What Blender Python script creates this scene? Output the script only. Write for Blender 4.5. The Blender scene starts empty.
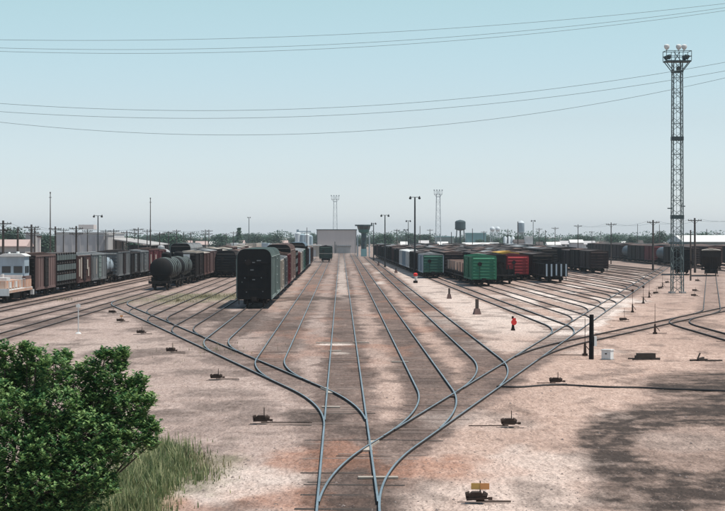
import bpy, math, random
import numpy as np
from mathutils import Vector, Matrix

random.seed(11)
rng = np.random.default_rng(11)
scene = bpy.context.scene
COL = scene.collection
R = math.radians

# ------------------------------------------------------------------ camera
CAMZ, FOC, CX, CY = 6.69, 2100.0, 362.5, 234.7      # eye height over the ground, focal length in photo pixels
cam_d = bpy.data.cameras.new('camera')
cam_d.sensor_fit = 'HORIZONTAL'; cam_d.sensor_width = 36.0
cam_d.lens = 36.0 * FOC / 725.0
cam_d.shift_y = -(255.5 - CY) / 725.0
cam_d.clip_start = 0.5; cam_d.clip_end = 20000
cam = bpy.data.objects.new('camera', cam_d); COL.objects.link(cam)
cam.location = (0, 0, CAMZ); cam.rotation_euler = (R(90), 0, 0)
scene.camera = cam

# ------------------------------------------------------------------ light
SUN_EL, SUN_AZ = R(68), R(100)                         # azimuth from +Y towards +X
world = bpy.data.worlds.new('World'); scene.world = world
world.use_nodes = True
wn, wl = world.node_tree.nodes, world.node_tree.links
bg = wn['Background']
sky = wn.new('ShaderNodeTexSky'); sky.sky_type = 'NISHITA'; sky.sun_disc = False
sky.sun_elevation = SUN_EL; sky.sun_rotation = SUN_AZ
sky.air_density = 1.0; sky.dust_density = 0.5; sky.ozone_density = 6.0; sky.altitude = 60
# hazy summer air: teal overhead paling to a grey pink at the horizon
tc = wn.new('ShaderNodeTexCoord'); sx = wn.new('ShaderNodeSeparateXYZ'); wl.new(tc.outputs['Generated'], sx.inputs[0])
sr = wn.new('ShaderNodeMapRange'); sr.inputs['From Min'].default_value = 0.0; sr.inputs['From Max'].default_value = .13
wl.new(sx.outputs['Z'], sr.inputs['Value'])
sm_ = wn.new('ShaderNodeValToRGB'); wl.new(sr.outputs[0], sm_.inputs[0]); ce = sm_.color_ramp.elements
ce.new(.2); ce.new(.42)
for e_, (p_, c_) in zip(ce, ((0,(1.18,1.22,1.46)),(.2,(1.03,1.03,1.16)),(.42,(1.03,.96,.96)),(1,(1.16,1.09,.81)))): e_.position = p_; e_.color = (*c_, 1)
sq = wn.new('ShaderNodeMixRGB'); sq.blend_type = 'MULTIPLY'; sq.inputs[0].default_value = 1.0
wl.new(sky.outputs[0], sq.inputs[1]); wl.new(sm_.outputs['Color'], sq.inputs[2])
wl.new(sq.outputs[0], bg.inputs['Color'])
bg.inputs['Strength'].default_value = 0.15
sd = bpy.data.lights.new('sun', 'SUN'); sd.energy = 5.0; sd.angle = R(0.53); sd.color = (1.0, 0.95, 0.87)
sun = bpy.data.objects.new('sun', sd); COL.objects.link(sun)
to_sun = Vector((math.sin(SUN_AZ) * math.cos(SUN_EL), math.cos(SUN_AZ) * math.cos(SUN_EL), math.sin(SUN_EL)))
sun.rotation_euler = to_sun.to_track_quat('Z', 'Y').to_euler()
scene.view_settings.view_transform = 'Standard'
scene.view_settings.look = 'None'
scene.view_settings.exposure = 0.0
scene.view_settings.gamma = 1.0
scene.cycles.volume_bounces = 0
scene.cycles.max_bounces = 5
scene.cycles.transparent_max_bounces = 12

# ------------------------------------------------------------------ helpers
def G(px, py, h=0.0):
    Y = FOC * (CAMZ - h) / (py - CY)
    return ((px - CX) * Y / FOC, Y)

def XP(px, Y):            # world X of a photo column at distance Y
    return (px - CX) * Y / FOC
def ZP(py, Y):            # world Z of a photo row at distance Y
    return CAMZ + (CY - py) * Y / FOC

class MB:
    def __init__(s): s.v = []; s.f = []; s.m = []; s.mi = 0
    def add(s, vs, fs):
        n = len(s.v); s.v.extend([tuple(p) for p in vs])
        for f in fs: s.f.append(tuple(i + n for i in f)); s.m.append(s.mi)
    def box(s, x0, x1, y0, y1, z0, z1):
        s.add([(x0,y0,z0),(x1,y0,z0),(x1,y1,z0),(x0,y1,z0),(x0,y0,z1),(x1,y0,z1),(x1,y1,z1),(x0,y1,z1)],
              [(0,3,2,1),(4,5,6,7),(0,1,5,4),(1,2,6,5),(2,3,7,6),(3,0,4,7)])
    def beam(s, a, b, w, h=None, up=(0,0,1)):
        a, b = Vector(a), Vector(b); h = h or w
        d = (b - a).normalized(); u = Vector(up)
        if abs(d.dot(u)) > .98: u = Vector((0,1,0))
        r = d.cross(u).normalized(); u = r.cross(d)
        vs = []
        for p in (a, b):
            for sx, sz in ((-1,-1),(1,-1),(1,1),(-1,1)): vs.append(p + r*(sx*w/2) + u*(sz*h/2))
        s.add(vs, [(0,1,2,3),(7,6,5,4),(0,4,5,1),(1,5,6,2),(2,6,7,3),(3,7,4,0)])
    def cyl(s, a, b, r0, r1=None, n=10, cap=True):
        a, b = Vector(a), Vector(b); r1 = r0 if r1 is None else r1
        d = (b - a).normalized(); u = Vector((0,0,1)) if abs(d.z) < .95 else Vector((0,1,0))
        r = d.cross(u).normalized(); u = r.cross(d)
        vs = []
        for p, q in ((a, r0), (b, r1)):
            for k in range(n):
                t = 2*math.pi*k/n; vs.append(p + r*(q*math.cos(t)) + u*(q*math.sin(t)))
        fs = [(k, (k+1) % n, n+(k+1) % n, n+k) for k in range(n)]
        if cap: fs += [tuple(range(n-1,-1,-1)), tuple(range(n, 2*n))]
        s.add(vs, fs)
    def tube(s, pts, r, n=6):
        for a, b in zip(pts[:-1], pts[1:]): s.cyl(a, b, r, r, n)
    def lathe_y(s, prof, cx, cz, n=20):          # profile (y, radius) spun about the Y axis
        vs = []
        for y, r in prof:
            for k in range(n):
                t = 2*math.pi*k/n; vs.append((cx + r*math.cos(t), y, cz + r*math.sin(t)))
        fs = []
        for i in range(len(prof)-1):
            for k in range(n): fs.append((i*n+k, (i+1)*n+k, (i+1)*n+(k+1) % n, i*n+(k+1) % n))
        fs += [tuple(range(n)), tuple(range(len(prof)*n-1, (len(prof)-1)*n-1, -1))]
        s.add(vs, fs)
    def lathe_z(s, prof, cx, cy, n=20):
        vs = []
        for z, r in prof:
            for k in range(n):
                t = 2*math.pi*k/n; vs.append((cx + r*math.cos(t), cy + r*math.sin(t), z))
        fs = []
        for i in range(len(prof)-1):
            for k in range(n): fs.append((i*n+k, i*n+(k+1) % n, (i+1)*n+(k+1) % n, (i+1)*n+k))
        fs += [tuple(range(n-1,-1,-1)), tuple(range((len(prof)-1)*n, len(prof)*n))]
        s.add(vs, fs)
    def ext_y(s, prof, y0, y1):                  # closed (x,z) outline, counter-clockwise from the front (-Y)
        n = len(prof)
        s.add([(x, y0, z) for x, z in prof] + [(x, y1, z) for x, z in prof],
              [tuple(range(n)), tuple(range(2*n-1, n-1, -1))] + [((k+1) % n, k, n+k, n+(k+1) % n) for k in range(n)])
    def mesh(s, name, smooth=False, mats=()):
        me = bpy.data.meshes.new(name); me.from_pydata(s.v, [], s.f)
        for m in (mats or (None,)): me.materials.append(m)
        if len(mats) > 1: me.polygons.foreach_set('material_index', s.m)
        if smooth:
            me.polygons.foreach_set('use_smooth', [True]*len(me.polygons))
            try: me.set_sharp_from_angle(angle=R(40))
            except Exception: pass
        me.update(); return me
    def build(s, name, m, parent=None, loc=None, smooth=False):
        ms = m if isinstance(m, (list, tuple)) else (m,)
        o = bpy.data.objects.new(name, s.mesh(name, smooth, ms)); COL.objects.link(o)
        if parent: o.parent = parent
        if loc: o.location = loc
        return o

MESH = {}
def part(name, key, fn, m, parent, loc=(0,0,0), rot=(0,0,0), scale=None, smooth=False):
    """a part that shares its mesh with every part of the same key; the material sits on the object"""
    if key not in MESH:
        mb = MB(); fn(mb); MESH[key] = mb.mesh(name, smooth)
    o = bpy.data.objects.new(name, MESH[key]); COL.objects.link(o)
    o.parent = parent; o.location = loc; o.rotation_euler = rot
    if scale: o.scale = scale
    o.material_slots[0].link = 'OBJECT'; o.material_slots[0].material = m
    return o

def tag(o, label=None, cat=None, group=None, kind=None):
    if label: o['label'] = label
    if cat: o['category'] = cat
    if group: o['group'] = group
    if kind: o['kind'] = kind
    return o
def thing(name, label, cat, loc=(0,0,0), rz=0.0, group=None):
    o = bpy.data.objects.new(name, None); COL.objects.link(o)
    o.location = loc; o.rotation_euler = (0,0,rz); o.empty_display_size = .2
    return tag(o, label, cat, group)
def copy_tree(o, parent=None):
    c = o.copy(); COL.objects.link(c); c.parent = parent
    for ch in o.children: copy_tree(ch, c)
    return c

# ------------------------------------------------------------------ materials
def mat(name, col, rough=.8, metal=0.0, dirt=None, amt=.5, scale=1.2, streak=True, bump=0.0, spec=.3, world_co=True):
    m = bpy.data.materials.new(name); m.use_nodes = True
    n, l = m.node_tree.nodes, m.node_tree.links
    b = n['Principled BSDF']
    b.inputs['Roughness'].default_value = rough; b.inputs['Metallic'].default_value = metal
    b.inputs['Specular IOR Level'].default_value = spec
    c4 = (*col, 1)
    b.inputs['Base Color'].default_value = c4
    d4 = (*(dirt or tuple(v*.45 for v in col)), 1)
    geo = n.new('ShaderNodeNewGeometry')
    mp = n.new('ShaderNodeMapping'); l.new(geo.outputs['Position'], mp.inputs['Vector'])
    mp.inputs['Scale'].default_value = (1,1,.22) if streak else (1,1,1)
    t = n.new('ShaderNodeTexNoise'); t.inputs['Scale'].default_value = scale*2.2; t.inputs['Detail'].default_value = 7; t.inputs['Roughness'].default_value = .68
    l.new(mp.outputs[0], t.inputs['Vector'])
    t2 = n.new('ShaderNodeTexNoise'); t2.inputs['Scale'].default_value = scale*.35; t2.inputs['Detail'].default_value = 3
    l.new(geo.outputs['Position'], t2.inputs['Vector'])
    add = n.new('ShaderNodeMath'); add.operation = 'ADD'
    l.new(t.outputs['Fac'], add.inputs[0]); l.new(t2.outputs['Fac'], add.inputs[1])
    mr = n.new('ShaderNodeMapRange'); mr.inputs['From Min'].default_value = .72; mr.inputs['From Max'].default_value = 1.32
    mr.inputs['To Max'].default_value = amt; l.new(add.outputs[0], mr.inputs['Value'])
    mx = n.new('ShaderNodeMixRGB'); mx.inputs[1].default_value = c4; mx.inputs[2].default_value = d4
    l.new(mr.outputs[0], mx.inputs[0]); l.new(mx.outputs[0], b.inputs['Base Color'])
    if bump:
        bp = n.new('ShaderNodeBump'); bp.inputs['Strength'].default_value = bump; bp.inputs['Distance'].default_value = .02
        l.new(t.outputs['Fac'], bp.inputs['Height']); l.new(bp.outputs[0], b.inputs['Normal'])
    return m

def leaf_mat(name, c1, c2, c3, scale=1.4, trans=.25):
    m = bpy.data.materials.new(name); m.use_nodes = True
    n, l = m.node_tree.nodes, m.node_tree.links
    b = n['Principled BSDF']; b.inputs['Roughness'].default_value = .55; b.inputs['Specular IOR Level'].default_value = .3
    geo = n.new('ShaderNodeNewGeometry')
    t = n.new('ShaderNodeTexNoise'); t.inputs['Scale'].default_value = scale; t.inputs['Detail'].default_value = 5
    l.new(geo.outputs['Position'], t.inputs['Vector'])
    rnd = n.new('ShaderNodeMath'); rnd.operation = 'MULTIPLY_ADD'; rnd.inputs[1].default_value = .5; 
    l.new(geo.outputs['Random Per Island'], rnd.inputs[0]); l.new(t.outputs['Fac'], rnd.inputs[2])
    cr = n.new('ShaderNodeValToRGB'); e = cr.color_ramp.elements
    e[0].position = .42; e[0].color = (*c1,1); e[1].position = .9; e[1].color = (*c3,1)
    x = cr.color_ramp.elements.new(.64); x.color = (*c2,1)
    l.new(rnd.outputs[0], cr.inputs[0]); l.new(cr.outputs[0], b.inputs['Base Color'])
    tr = n.new('ShaderNodeBsdfTranslucent'); l.new(cr.outputs[0], tr.inputs['Color'])
    ms = n.new('ShaderNodeMixShader'); ms.inputs[0].default_value = trans
    l.new(b.outputs[0], ms.inputs[1]); l.new(tr.outputs[0], ms.inputs[2])
    l.new(ms.outputs[0], n['Material Output'].inputs['Surface'])
    return m

M = {}
M['rail_side'] = mat('rail rust', (.050,.033,.027), .9, dirt=(.028,.021,.019), streak=False)
M['rail_top'] = mat('rail head', (.74,.71,.70), .30, 1.0, dirt=(.32,.27,.24), amt=.8, streak=False, scale=.8)
M['rail_top_dull'] = mat('rail head dull', (.30,.27,.25), .45, 1.0, dirt=(.11,.08,.066), amt=.95, streak=False, scale=.8)
M['tie'] = mat('creosote timber', (.15,.115,.098), .95, dirt=(.27,.20,.17), amt=.9, streak=False, scale=2.0, bump=.5)
M['tie_dark'] = mat('dark creosote timber', (.035,.028,.025), .9, dirt=(.09,.07,.055), amt=.6, streak=False, scale=3, bump=.4)
M['black'] = mat('black paint', (.008,.008,.009), .7, dirt=(.018,.016,.015), amt=.6, spec=.15)
M['black_rust'] = mat('black iron', (.014,.012,.012), .75, dirt=(.035,.026,.022), amt=.7, spec=.15)
M['truck'] = mat('truck iron', (.013,.011,.010), .85, dirt=(.035,.027,.022), amt=.8)
M['wheel'] = mat('wheel steel', (.06,.045,.038), .6, .3, dirt=(.03,.025,.022))
M['brown'] = mat('boxcar brown', (.115,.052,.042), .8, dirt=(.05,.03,.028), amt=.8)
M['brown_grey'] = mat('faded brown', (.17,.105,.095), .85, dirt=(.09,.06,.055), amt=.8)
M['dark_brown'] = mat('dark brown', (.034,.018,.017), .8, dirt=(.016,.011,.011), amt=.8)
M['red'] = mat('boxcar red', (.40,.035,.042), .75, dirt=(.22,.035,.04), amt=.7)
M['maroon'] = mat('maroon', (.15,.024,.03), .75, dirt=(.07,.02,.02), amt=.8)
M['green'] = mat('boxcar green', (.035,.19,.11), .7, dirt=(.025,.12,.07), amt=.6)
M['dark_green'] = mat('dark green', (.035,.125,.09), .75, dirt=(.02,.065,.05), amt=.7)
M['deep_green'] = mat('deep green', (.018,.042,.032), .75, dirt=(.012,.022,.02), amt=.7)
M['screen'] = mat('dull rack screen', (.105,.13,.125), .8, dirt=(.06,.07,.068), amt=.8)
M['grey_green'] = mat('grey green', (.22,.27,.25), .75, dirt=(.13,.155,.145), amt=.8)
M['grey'] = mat('car grey', (.165,.18,.185), .75, dirt=(.085,.08,.078), amt=.9)
M['blue_grey'] = mat('pale blue grey', (.36,.44,.50), .7, dirt=(.22,.26,.29), amt=.7)
M['white'] = mat('white paint', (.72,.73,.72), .6, dirt=(.42,.39,.36), amt=.7)
M['cream'] = mat('dirty cream', (.48,.43,.37), .75, dirt=(.28,.23,.19), amt=.8)
M['tan'] = mat('tan lining', (.68,.50,.40), .85, dirt=(.52,.36,.28), amt=.7)
M['tan_car'] = mat('dusty tan car', (.30,.225,.20), .85, dirt=(.17,.12,.105), amt=.8)
M['yellow'] = mat('reefer yellow', (.62,.37,.06), .7, dirt=(.38,.22,.05), amt=.6)
M['orange'] = mat('faded orange', (.50,.22,.12), .75, dirt=(.55,.45,.38), amt=.9, scale=2.5)
M['silver'] = mat('galvanised roof', (.42,.43,.43), .5, .3, dirt=(.22,.19,.175), amt=.9)
M['roof_dark'] = mat('car roof dark', (.050,.041,.039), .8, dirt=(.10,.078,.07), amt=.8)
M['roof_rust'] = mat('car roof rust', (.17,.105,.085), .8, dirt=(.09,.065,.055), amt=.9)
M['glass'] = mat('dark glass', (.02,.025,.03), .15, dirt=(.03,.03,.03), spec=.6)
M['stand'] = mat('rusty black iron', (.026,.019,.016), .8, dirt=(.075,.046,.034), amt=.8, scale=5, spec=.2)
M['steel'] = mat('galvanised steel', (.10,.135,.135), .6, .2, dirt=(.06,.08,.085), amt=.7)
M['tower_dark'] = mat('dark steel', (.055,.085,.09), .6, .2, dirt=(.035,.045,.05), amt=.7)
M['steel_pale'] = mat('pale steel', (.42,.46,.48), .55, .3, dirt=(.3,.33,.35), amt=.6)
M['pole'] = mat('weathered pole', (.050,.040,.036), .95, dirt=(.095,.075,.065), amt=.7, scale=1.5)
M['lamp_pole'] = mat('lamp post paint', (.030,.034,.037), .6, dirt=(.05,.05,.05))
M['redpaint'] = mat('signal red', (.75,.045,.04), .5, dirt=(.5,.05,.04), amt=.4)
M['yellowsign'] = mat('target yellow', (.56,.34,.09), .6, dirt=(.42,.28,.12), amt=.6, scale=6)
M['orangesign'] = mat('target orange', (.68,.30,.10), .6, dirt=(.5,.26,.12), amt=.5, scale=6)
M['rubber'] = mat('black hose', (.014,.014,.015), .6, dirt=(.06,.05,.045), amt=.5)
M['concrete'] = mat('concrete', (.42,.40,.385), .9, dirt=(.26,.25,.245), amt=.8, scale=.5)
M['wallpink'] = mat('pinkish corrugated wall', (.58,.515,.49), .85, dirt=(.49,.43,.41), amt=.8, scale=.3)
M['wallgrey'] = mat('grey wall', (.50,.48,.48), .9, dirt=(.36,.34,.34), amt=.8, scale=.4)
M['wallgreen'] = mat('pale green wall', (.25,.29,.27), .85, dirt=(.18,.20,.19), amt=.6, scale=.4)
M['tealwall'] = mat('teal wall', (.20,.36,.37), .8, dirt=(.15,.27,.28), amt=.6, scale=.3)
M['whiteroof'] = mat('white roof', (.74,.73,.70), .6, dirt=(.6,.58,.55), amt=.6, scale=.4)
M['roofpink'] = mat('pink roof', (.45,.34,.31), .85, dirt=(.35,.26,.24), amt=.6, scale=.4)
M['cabin_green'] = mat('tower cabin green', (.06,.15,.13), .6, dirt=(.04,.09,.08))
M['tank_dark'] = mat('dark water tank', (.045,.075,.08), .6, dirt=(.03,.05,.055), amt=.7, scale=.4)
M['tank_pale'] = mat('pale water tank', (.62,.66,.68), .6, dirt=(.45,.5,.52), amt=.6, scale=.4)
M['tank_dim'] = mat('dull tank grey', (.10,.13,.15), .7, dirt=(.06,.07,.08), amt=.7)
M['tank_blue'] = mat('blue grey tank', (.30,.38,.43), .6, dirt=(.24,.3,.34), amt=.6, scale=.4)
M['wire'] = mat('wire', (.16,.22,.235), .5, .0)
M['stone'] = mat('loose stone', (.26,.21,.19), .95, dirt=(.12,.10,.095), amt=.9, streak=False, scale=9)
M['bark'] = mat('bark', (.10,.075,.06), .95, dirt=(.05,.04,.032), bump=.5)
M['leaf_near'] = leaf_mat('near leaves', (.015,.058,.021), (.050,.145,.045), (.22,.34,.12), 3.0, .3)
M['leaf_far'] = leaf_mat('far leaves', (.014,.045,.028), (.025,.068,.040), (.045,.10,.055), .25, .12)
M['leaf_dark'] = leaf_mat('far dark leaves', (.012,.034,.020), (.022,.052,.030), (.035,.07,.035), .25, .12)
M['grass'] = leaf_mat('grass', (.055,.100,.036), (.135,.185,.072), (.33,.33,.17), 4.5, .3)
M['grass_dry'] = leaf_mat('dry weeds', (.12,.13,.06), (.20,.19,.10), (.30,.25,.15), 2.5, .15)

# ------------------------------------------------------------------ tracks (centre lines, X as a function of Y)
S = -0.01024
def line(a, y0, b): return lambda Y: a + b*(Y - y0)
fC  = line(.17, 0, S)
fRL = line(3.48, 81.2, .1675)
fLL = line(-3.44, 96.2, -.191)
fR1 = line(4.02, 0, S); fR2 = line(7.78, 0, S)
fL = [line(-3.75, 0, S), line(-7.85, 0, S), line(-11.35, 0, S), line(-14.75, 0, S), line(-18.0, 0, S)]
fT3 = line(-24.0, 200, -.006); fT2 = line(-27.6, 200, -.004); fT1 = line(-32.2, 200, -.002); fLA = line(-36.0, 225, 0)
fD = line(32.2, 187, .335); fH = line(30.3, 182, .1655); fS1 = line(23.6, 0, 0)
fB = [line(14.17 + 3.85*k, 159, -.0205) for k in range(13)]
fV = [line(67.2, 433, .002), line(72.5, 433, .002), line(80.5, 433, .002)]

def meet(f, g):
    a = f(0.) - g(0.); b = (f(1.) - f(0.)) - (g(1.) - g(0.)); return -a / b
def bez(f, g, T, end_on_g=True):
    yi = meet(f, g); p0 = (f(yi-T), yi-T); p1 = (f(yi), yi); p2 = (g(yi+T), yi+T)
    return [((1-t)**2*p0[0] + 2*t*(1-t)*p1[0] + t*t*p2[0], (1-t)**2*p0[1] + 2*t*(1-t)*p1[1] + t*t*p2[1])
            for t in np.linspace(0, 1, 22)]
def straight(f, y0, y1, step=8.0):
    n = max(1, int((y1-y0)/step)); return [(f(y), y) for y in np.linspace(y0, y1, n+1)]

TR = {}      # name -> dict(pts, toe)
def add_track(name, pts, toe=None, parent=None, dull=False, gap=()):
    TR[name] = dict(pts=pts, toe=toe, parent=parent, dull=dull, gap=list(gap))
def branch(name, parent, f, g, y_end, T=8.0, dull=False, tail=None):
    pts = bez(f, g, T); yi = meet(f, g)
    if tail:
        g2, T2 = tail; q = bez(g, g2, T2); y2 = meet(g, g2)
        pts += straight(g, yi+T, y2-T2)[1:-1] + q + straight(g2, y2+T2, y_end)[1:]
    else:
        pts += straight(g, yi+T, y_end)[1:]
    add_track(name, pts, yi-T, parent, dull)
    side = 1 if g(yi+20) > f(yi+20) else -1
    TR[parent]['gap'].append((side, yi-T, yi-T+2.4))        # the straight route's point blade starts later
    TR[name]['side'] = side
add_track('C', straight(fC, 30, 760))
branch('RL', 'C', fC, fRL, 445, 8.2)
branch('LL', 'C', fC, fLL, 0, 9.0)
yj = meet(fLL, fT3)
TR['LL']['pts'] = bez(fC, fLL, 9.0) + straight(fLL, meet(fC,fLL)+9, yj-9)[1:-1] + bez(fLL, fT3, 9)
branch('R1', 'RL', fRL, fR1, 740, 10.5)
branch('R2', 'RL', fRL, fR2, 640, 12.0)
ends = [740, 600, 330, 330, 470]
for k in range(5): branch('L%d' % (k+1), 'LL', fLL, fL[k], ends[k], 9.0, dull=k > 1)
add_track('T3', straight(fT3, 60, 640), dull=True); add_track('T2', straight(fT2, 60, 560), dull=True); add_track('T1', straight(fT1, 60, 560), dull=True)
add_track('LA', straight(fLA, 60, 560), dull=True)
branch('D', 'RL', fRL, fD, 240, 10.0, dull=True)
branch('H', 'D', fD, fH, 430, 7.0, dull=True)
add_track('S1', straight(fS1, 40, meet(fS1,fD)-9)[:-1] + bez(fS1, fD, 9), dull=True)
bends = [620]*5 + [600]*5 + [560]*3
for k in range(13): branch('B%d' % (k+1), 'RL', fRL, fB[k], bends[k], 9.5, dull=k > 0)
for k in range(3): add_track('V%d' % (k+1), straight(fV[k], 370, 640), dull=True)

PROF = [(-.07,0),(.07,0),(.07,.018),(.016,.035),(.016,.095),(.034,.106),(.030,.142),(-.030,.142),(-.034,.106),(-.016,.095),(-.016,.035),(-.07,.018)]
GA = .753
def resample(pts):
    P = [Vector((x, y, 0)) for x, y in pts]; out = [P[0]]
    for p in P[1:]:
        if (p - out[-1]).length > .25: out.append(p)
    return out
def offset_line(P, d):
    out = []
    for i, p in enumerate(P):
        t = (P[min(i+1, len(P)-1)] - P[max(i-1, 0)]).normalized()
        out.append(p + Vector((t.y, -t.x, 0))*d)
    return out
def sweep(mb, L, dz):
    n = len(PROF); N = len(L); base = len(mb.v)
    for i, p in enumerate(L):
        t = (L[min(i+1, N-1)] - L[max(i-1, 0)]).normalized(); r = Vector((t.y, -t.x, 0))
        for x, z in PROF: q = p + r*x; mb.v.append((q.x, q.y, z - .065 + dz))
    for i in range(N-1):
        for k in range(n):
            mb.f.append((base+i*n+k, base+i*n+(k+1) % n, base+(i+1)*n+(k+1) % n, base+(i+1)*n+k)); mb.m.append(1 if k == 6 else 0)
    mb.f.append(tuple(base+n-1-k for k in range(n))); mb.m.append(0)
    mb.f.append(tuple(base+(N-1)*n+k for k in range(n))); mb.m.append(0)

NICE = {'C':'straight main lead track running up the middle of the yard', 'RL':'right ladder track curving away from the middle track',
 'LL':'left ladder track curving away from the middle track', 'R1':'first track to the right of the middle track', 'R2':'second track to the right of the middle track',
 'L1':'track with a lone dark green car far down it, left of the middle track', 'L2':'track under the tall black boxcar', 'L3':'empty track left of the tall black boxcar',
 'L4':'empty overgrown track two left of the tall black boxcar','L5':'track under the dark boxcar behind the black tank car row','T3':'track under the black tank car',
 'T2':'empty track just left of the black tank car','T1':'empty track beside the long freight string on the left','LA':'track under the long freight string at far left',
 'D':'diverging track crossing the bare gravel right of the black post','H':'track under the dark hopper car at right','S1':'track curving in from the right edge'}
def build_track(i, name, t):
    P = resample(t['pts']); dz = .0025*(i % 9)
    root = thing('railway_track', None, None); root['kind'] = 'structure'
    root['label'] = NICE.get(name, 'yard storage track fanning off the right ladder')
    ms = [M['rail_side'], M['rail_top_dull'] if t['dull'] else M['rail_top']]
    for sgn in (-1, 1):
        L = offset_line(P, sgn*GA)
        if t['toe'] is not None and sgn != t['side']:       # point blade on the inside of the curve
            L = [p for p in L if p.y > t['toe'] + 2.3]
        gaps = sorted((a, b) for s_, a, b in t['gap'] if s_ == sgn)
        if gaps:
            ys = np.array([p.y for p in L]); xs = np.array([p.x for p in L])
            cur = ys[0]; mb = MB()
            for a, b in gaps + [(ys[-1], None)]:
                seg = [cur] + [y for y in ys if cur+.05 < y < a-.05] + [a]
                sweep(mb, [Vector((float(np.interp(y, ys, xs)), float(y), 0)) for y in seg], dz)
                cur = b
        else:
            mb = MB(); sweep(mb, L, dz)
        mb.build('rail', ms, root)
    # sleepers bedded in dirt: near ones singly, the rest in one part
    ylo = P[0].y if t['toe'] is None else t['toe'] + 6
    ylo = max(ylo, 40.0); yhi = min(P[-1].y, 205)
    ys = np.array([p.y for p in P]); xs = np.array([p.x for p in P])
    rr = random.Random(i*7+3)
    single = name in ('C', 'RL', 'LL')
    mb = MB(); y = ylo; cnt = 0
    while y < yhi:
        x = float(np.interp(y, ys, xs)); x2 = float(np.interp(y+.5, ys, xs)); ang = -math.atan2(x2-x, .5) + rr.uniform(-.03,.03)
        z = (-.105 + .045*rr.random()) if rr.random() < .98 else rr.uniform(-.062,-.040)
        ln = 1.28 + rr.uniform(-.05,.08)
        lo = (x + rr.uniform(-.06,.06), y, z)
        if single and y < 80:
            part('sleeper', 'sleeper', lambda b: b.box(-1.3,1.3,-.115,.115,0,.05), M['tie'] if rr.random() < .7 else M['tie_dark'], root, lo, (rr.uniform(-.02,.02), rr.uniform(-.008,.008), ang), (ln/1.3,1,1))
        else:
            c, s_ = math.cos(ang), math.sin(ang)
            n0 = len(mb.v); mb.box(-ln,ln,-.115,.115,0,.05)
            for q in range(n0, len(mb.v)):
                a, b, cc = mb.v[q]; mb.v[q] = (lo[0]+a*c-b*s_, lo[1]+a*s_+b*c, lo[2]+cc)
            cnt += 1
        y += .56 + rr.uniform(-.03,.03)
    if cnt: mb.build('sleepers', M['tie'], root)['kind'] = 'stuff'
    return root
TROOT = {}
for i, (name, t) in enumerate(TR.items()): TROOT[name] = build_track(i, name, t)

# switch frogs, guard rails and heel blocks belong to their turnout
def frog_of(name):
    t = TR[name]; par = TR[t['parent']]
    yb = np.array([p[1] for p in t['pts']]); xb = np.array([p[0] for p in t['pts']])
    yp = np.array([p[1] for p in par['pts']]); xp = np.array([p[0] for p in par['pts']])
    for y in np.arange(t['toe']+4, t['toe']+40, .1):
        d = abs(np.interp(y, yb, xb) - np.interp(y, yp, xp))
        if d >= 2*GA*.995:
            x = (np.interp(y, yb, xb) + np.interp(y, yp, xp))/2
            return float(x), float(y)
for name in ('RL','LL','R1','R2','L1','L2','L3','L4','D','B1','B2','B3','B4'):
    fr = frog_of(name)
    if fr:
        x, y = fr
        par = TR[TR[name]['parent']]; root = TROOT[name]
        yp = np.array([p[1] for p in par['pts']]); xp = np.array([p[0] for p in par['pts']])
        yb = np.array([p[1] for p in TR[name]['pts']]); xb = np.array([p[0] for p in TR[name]['pts']])
        sd_ = TR[name]['side']
        mb = MB()                                  # frog casting filling the crossing of the two inner rails
        for q in np.linspace(-1.6,1.5,9)[:-1]:
            xa = (np.interp(y+q,yp,xp)+sd_*GA, np.interp(y+q,yb,xb)-sd_*GA); xc = (np.interp(y+q+.38,yp,xp)+sd_*GA, np.interp(y+q+.38,yb,xb)-sd_*GA)
            l0, h0, l1, h1 = min(xa)-.05, max(xa)+.05, min(xc)-.05, max(xc)+.05
            mb.add([(l0,y+q,.045),(h0,y+q,.045),(h1,y+q+.38,.045),(l1,y+q+.38,.045),(l0,y+q,-.04),(h0,y+q,-.04),(h1,y+q+.38,-.04),(l1,y+q+.38,-.04)],[(0,1,2,3),(0,4,5,1),(2,6,7,3),(1,5,6,2),(3,7,4,0)])
        mb.build('frog', M['cream'] if name in ('LL','RL') else M['rail_side'], root)

# ------------------------------------------------------------------ ground
def axis(segs):
    out = []
    for a, b, d in segs: out.extend(np.arange(a, b, d))
    out.append(segs[-1][1]); return np.array(out)
gx = axis([(-2400,-600,300),(-600,-120,60),(-120,-46,6),(-46,-14,.5),(-14,20,.22),(20,46,.5),(46,90,2),(90,150,6),(150,600,50),(600,2400,300)])
gy = axis([(-60,36,8),(36,112,.3),(112,200,.6),(200,340,1.4),(340,700,8),(700,1500,50),(1500,5000,350)])
XX, YY = np.meshgrid(gx, gy)
def vnoise(X, Y, sx, sy, seed):
    r = np.random.default_rng(seed); T = r.random((256, 256))
    u, v = X/sx, Y/sy; iu, iv = np.floor(u).astype(int), np.floor(v).astype(int); fu, fv = u-iu, v-iv
    fu = fu*fu*(3-2*fu); fv = fv*fv*(3-2*fv)
    g = lambda a, b: T[a % 256, b % 256]
    return (g(iu,iv)*(1-fu)+g(iu+1,iv)*fu)*(1-fv) + (g(iu,iv+1)*(1-fu)+g(iu+1,iv+1)*fu)*fv
def fb(X, Y, sx, sy, seed):
    return (vnoise(X,Y,sx,sy,seed) + .5*vnoise(X,Y,sx/2.1,sy/2.1,seed+1) + .25*vnoise(X,Y,sx/4.3,sy/4.3,seed+2))/1.75
def sm(a, b, x): t = np.clip((x-a)/(b-a), 0, 1); return t*t*(3-2*t)
dirt = np.zeros_like(XX); near_t = np.full_like(XX, 99.0)
W = {'C':.9,'RL':.75,'LL':.5,'R1':.95,'R2':.95,'L1':.75,'L2':.7,'L3':.4,'L4':.4,'L5':.5,'T3':.6,'T2':.6,'T1':.7,'LA':.9,'D':.35,'H':.4,'S1':.4}
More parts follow.
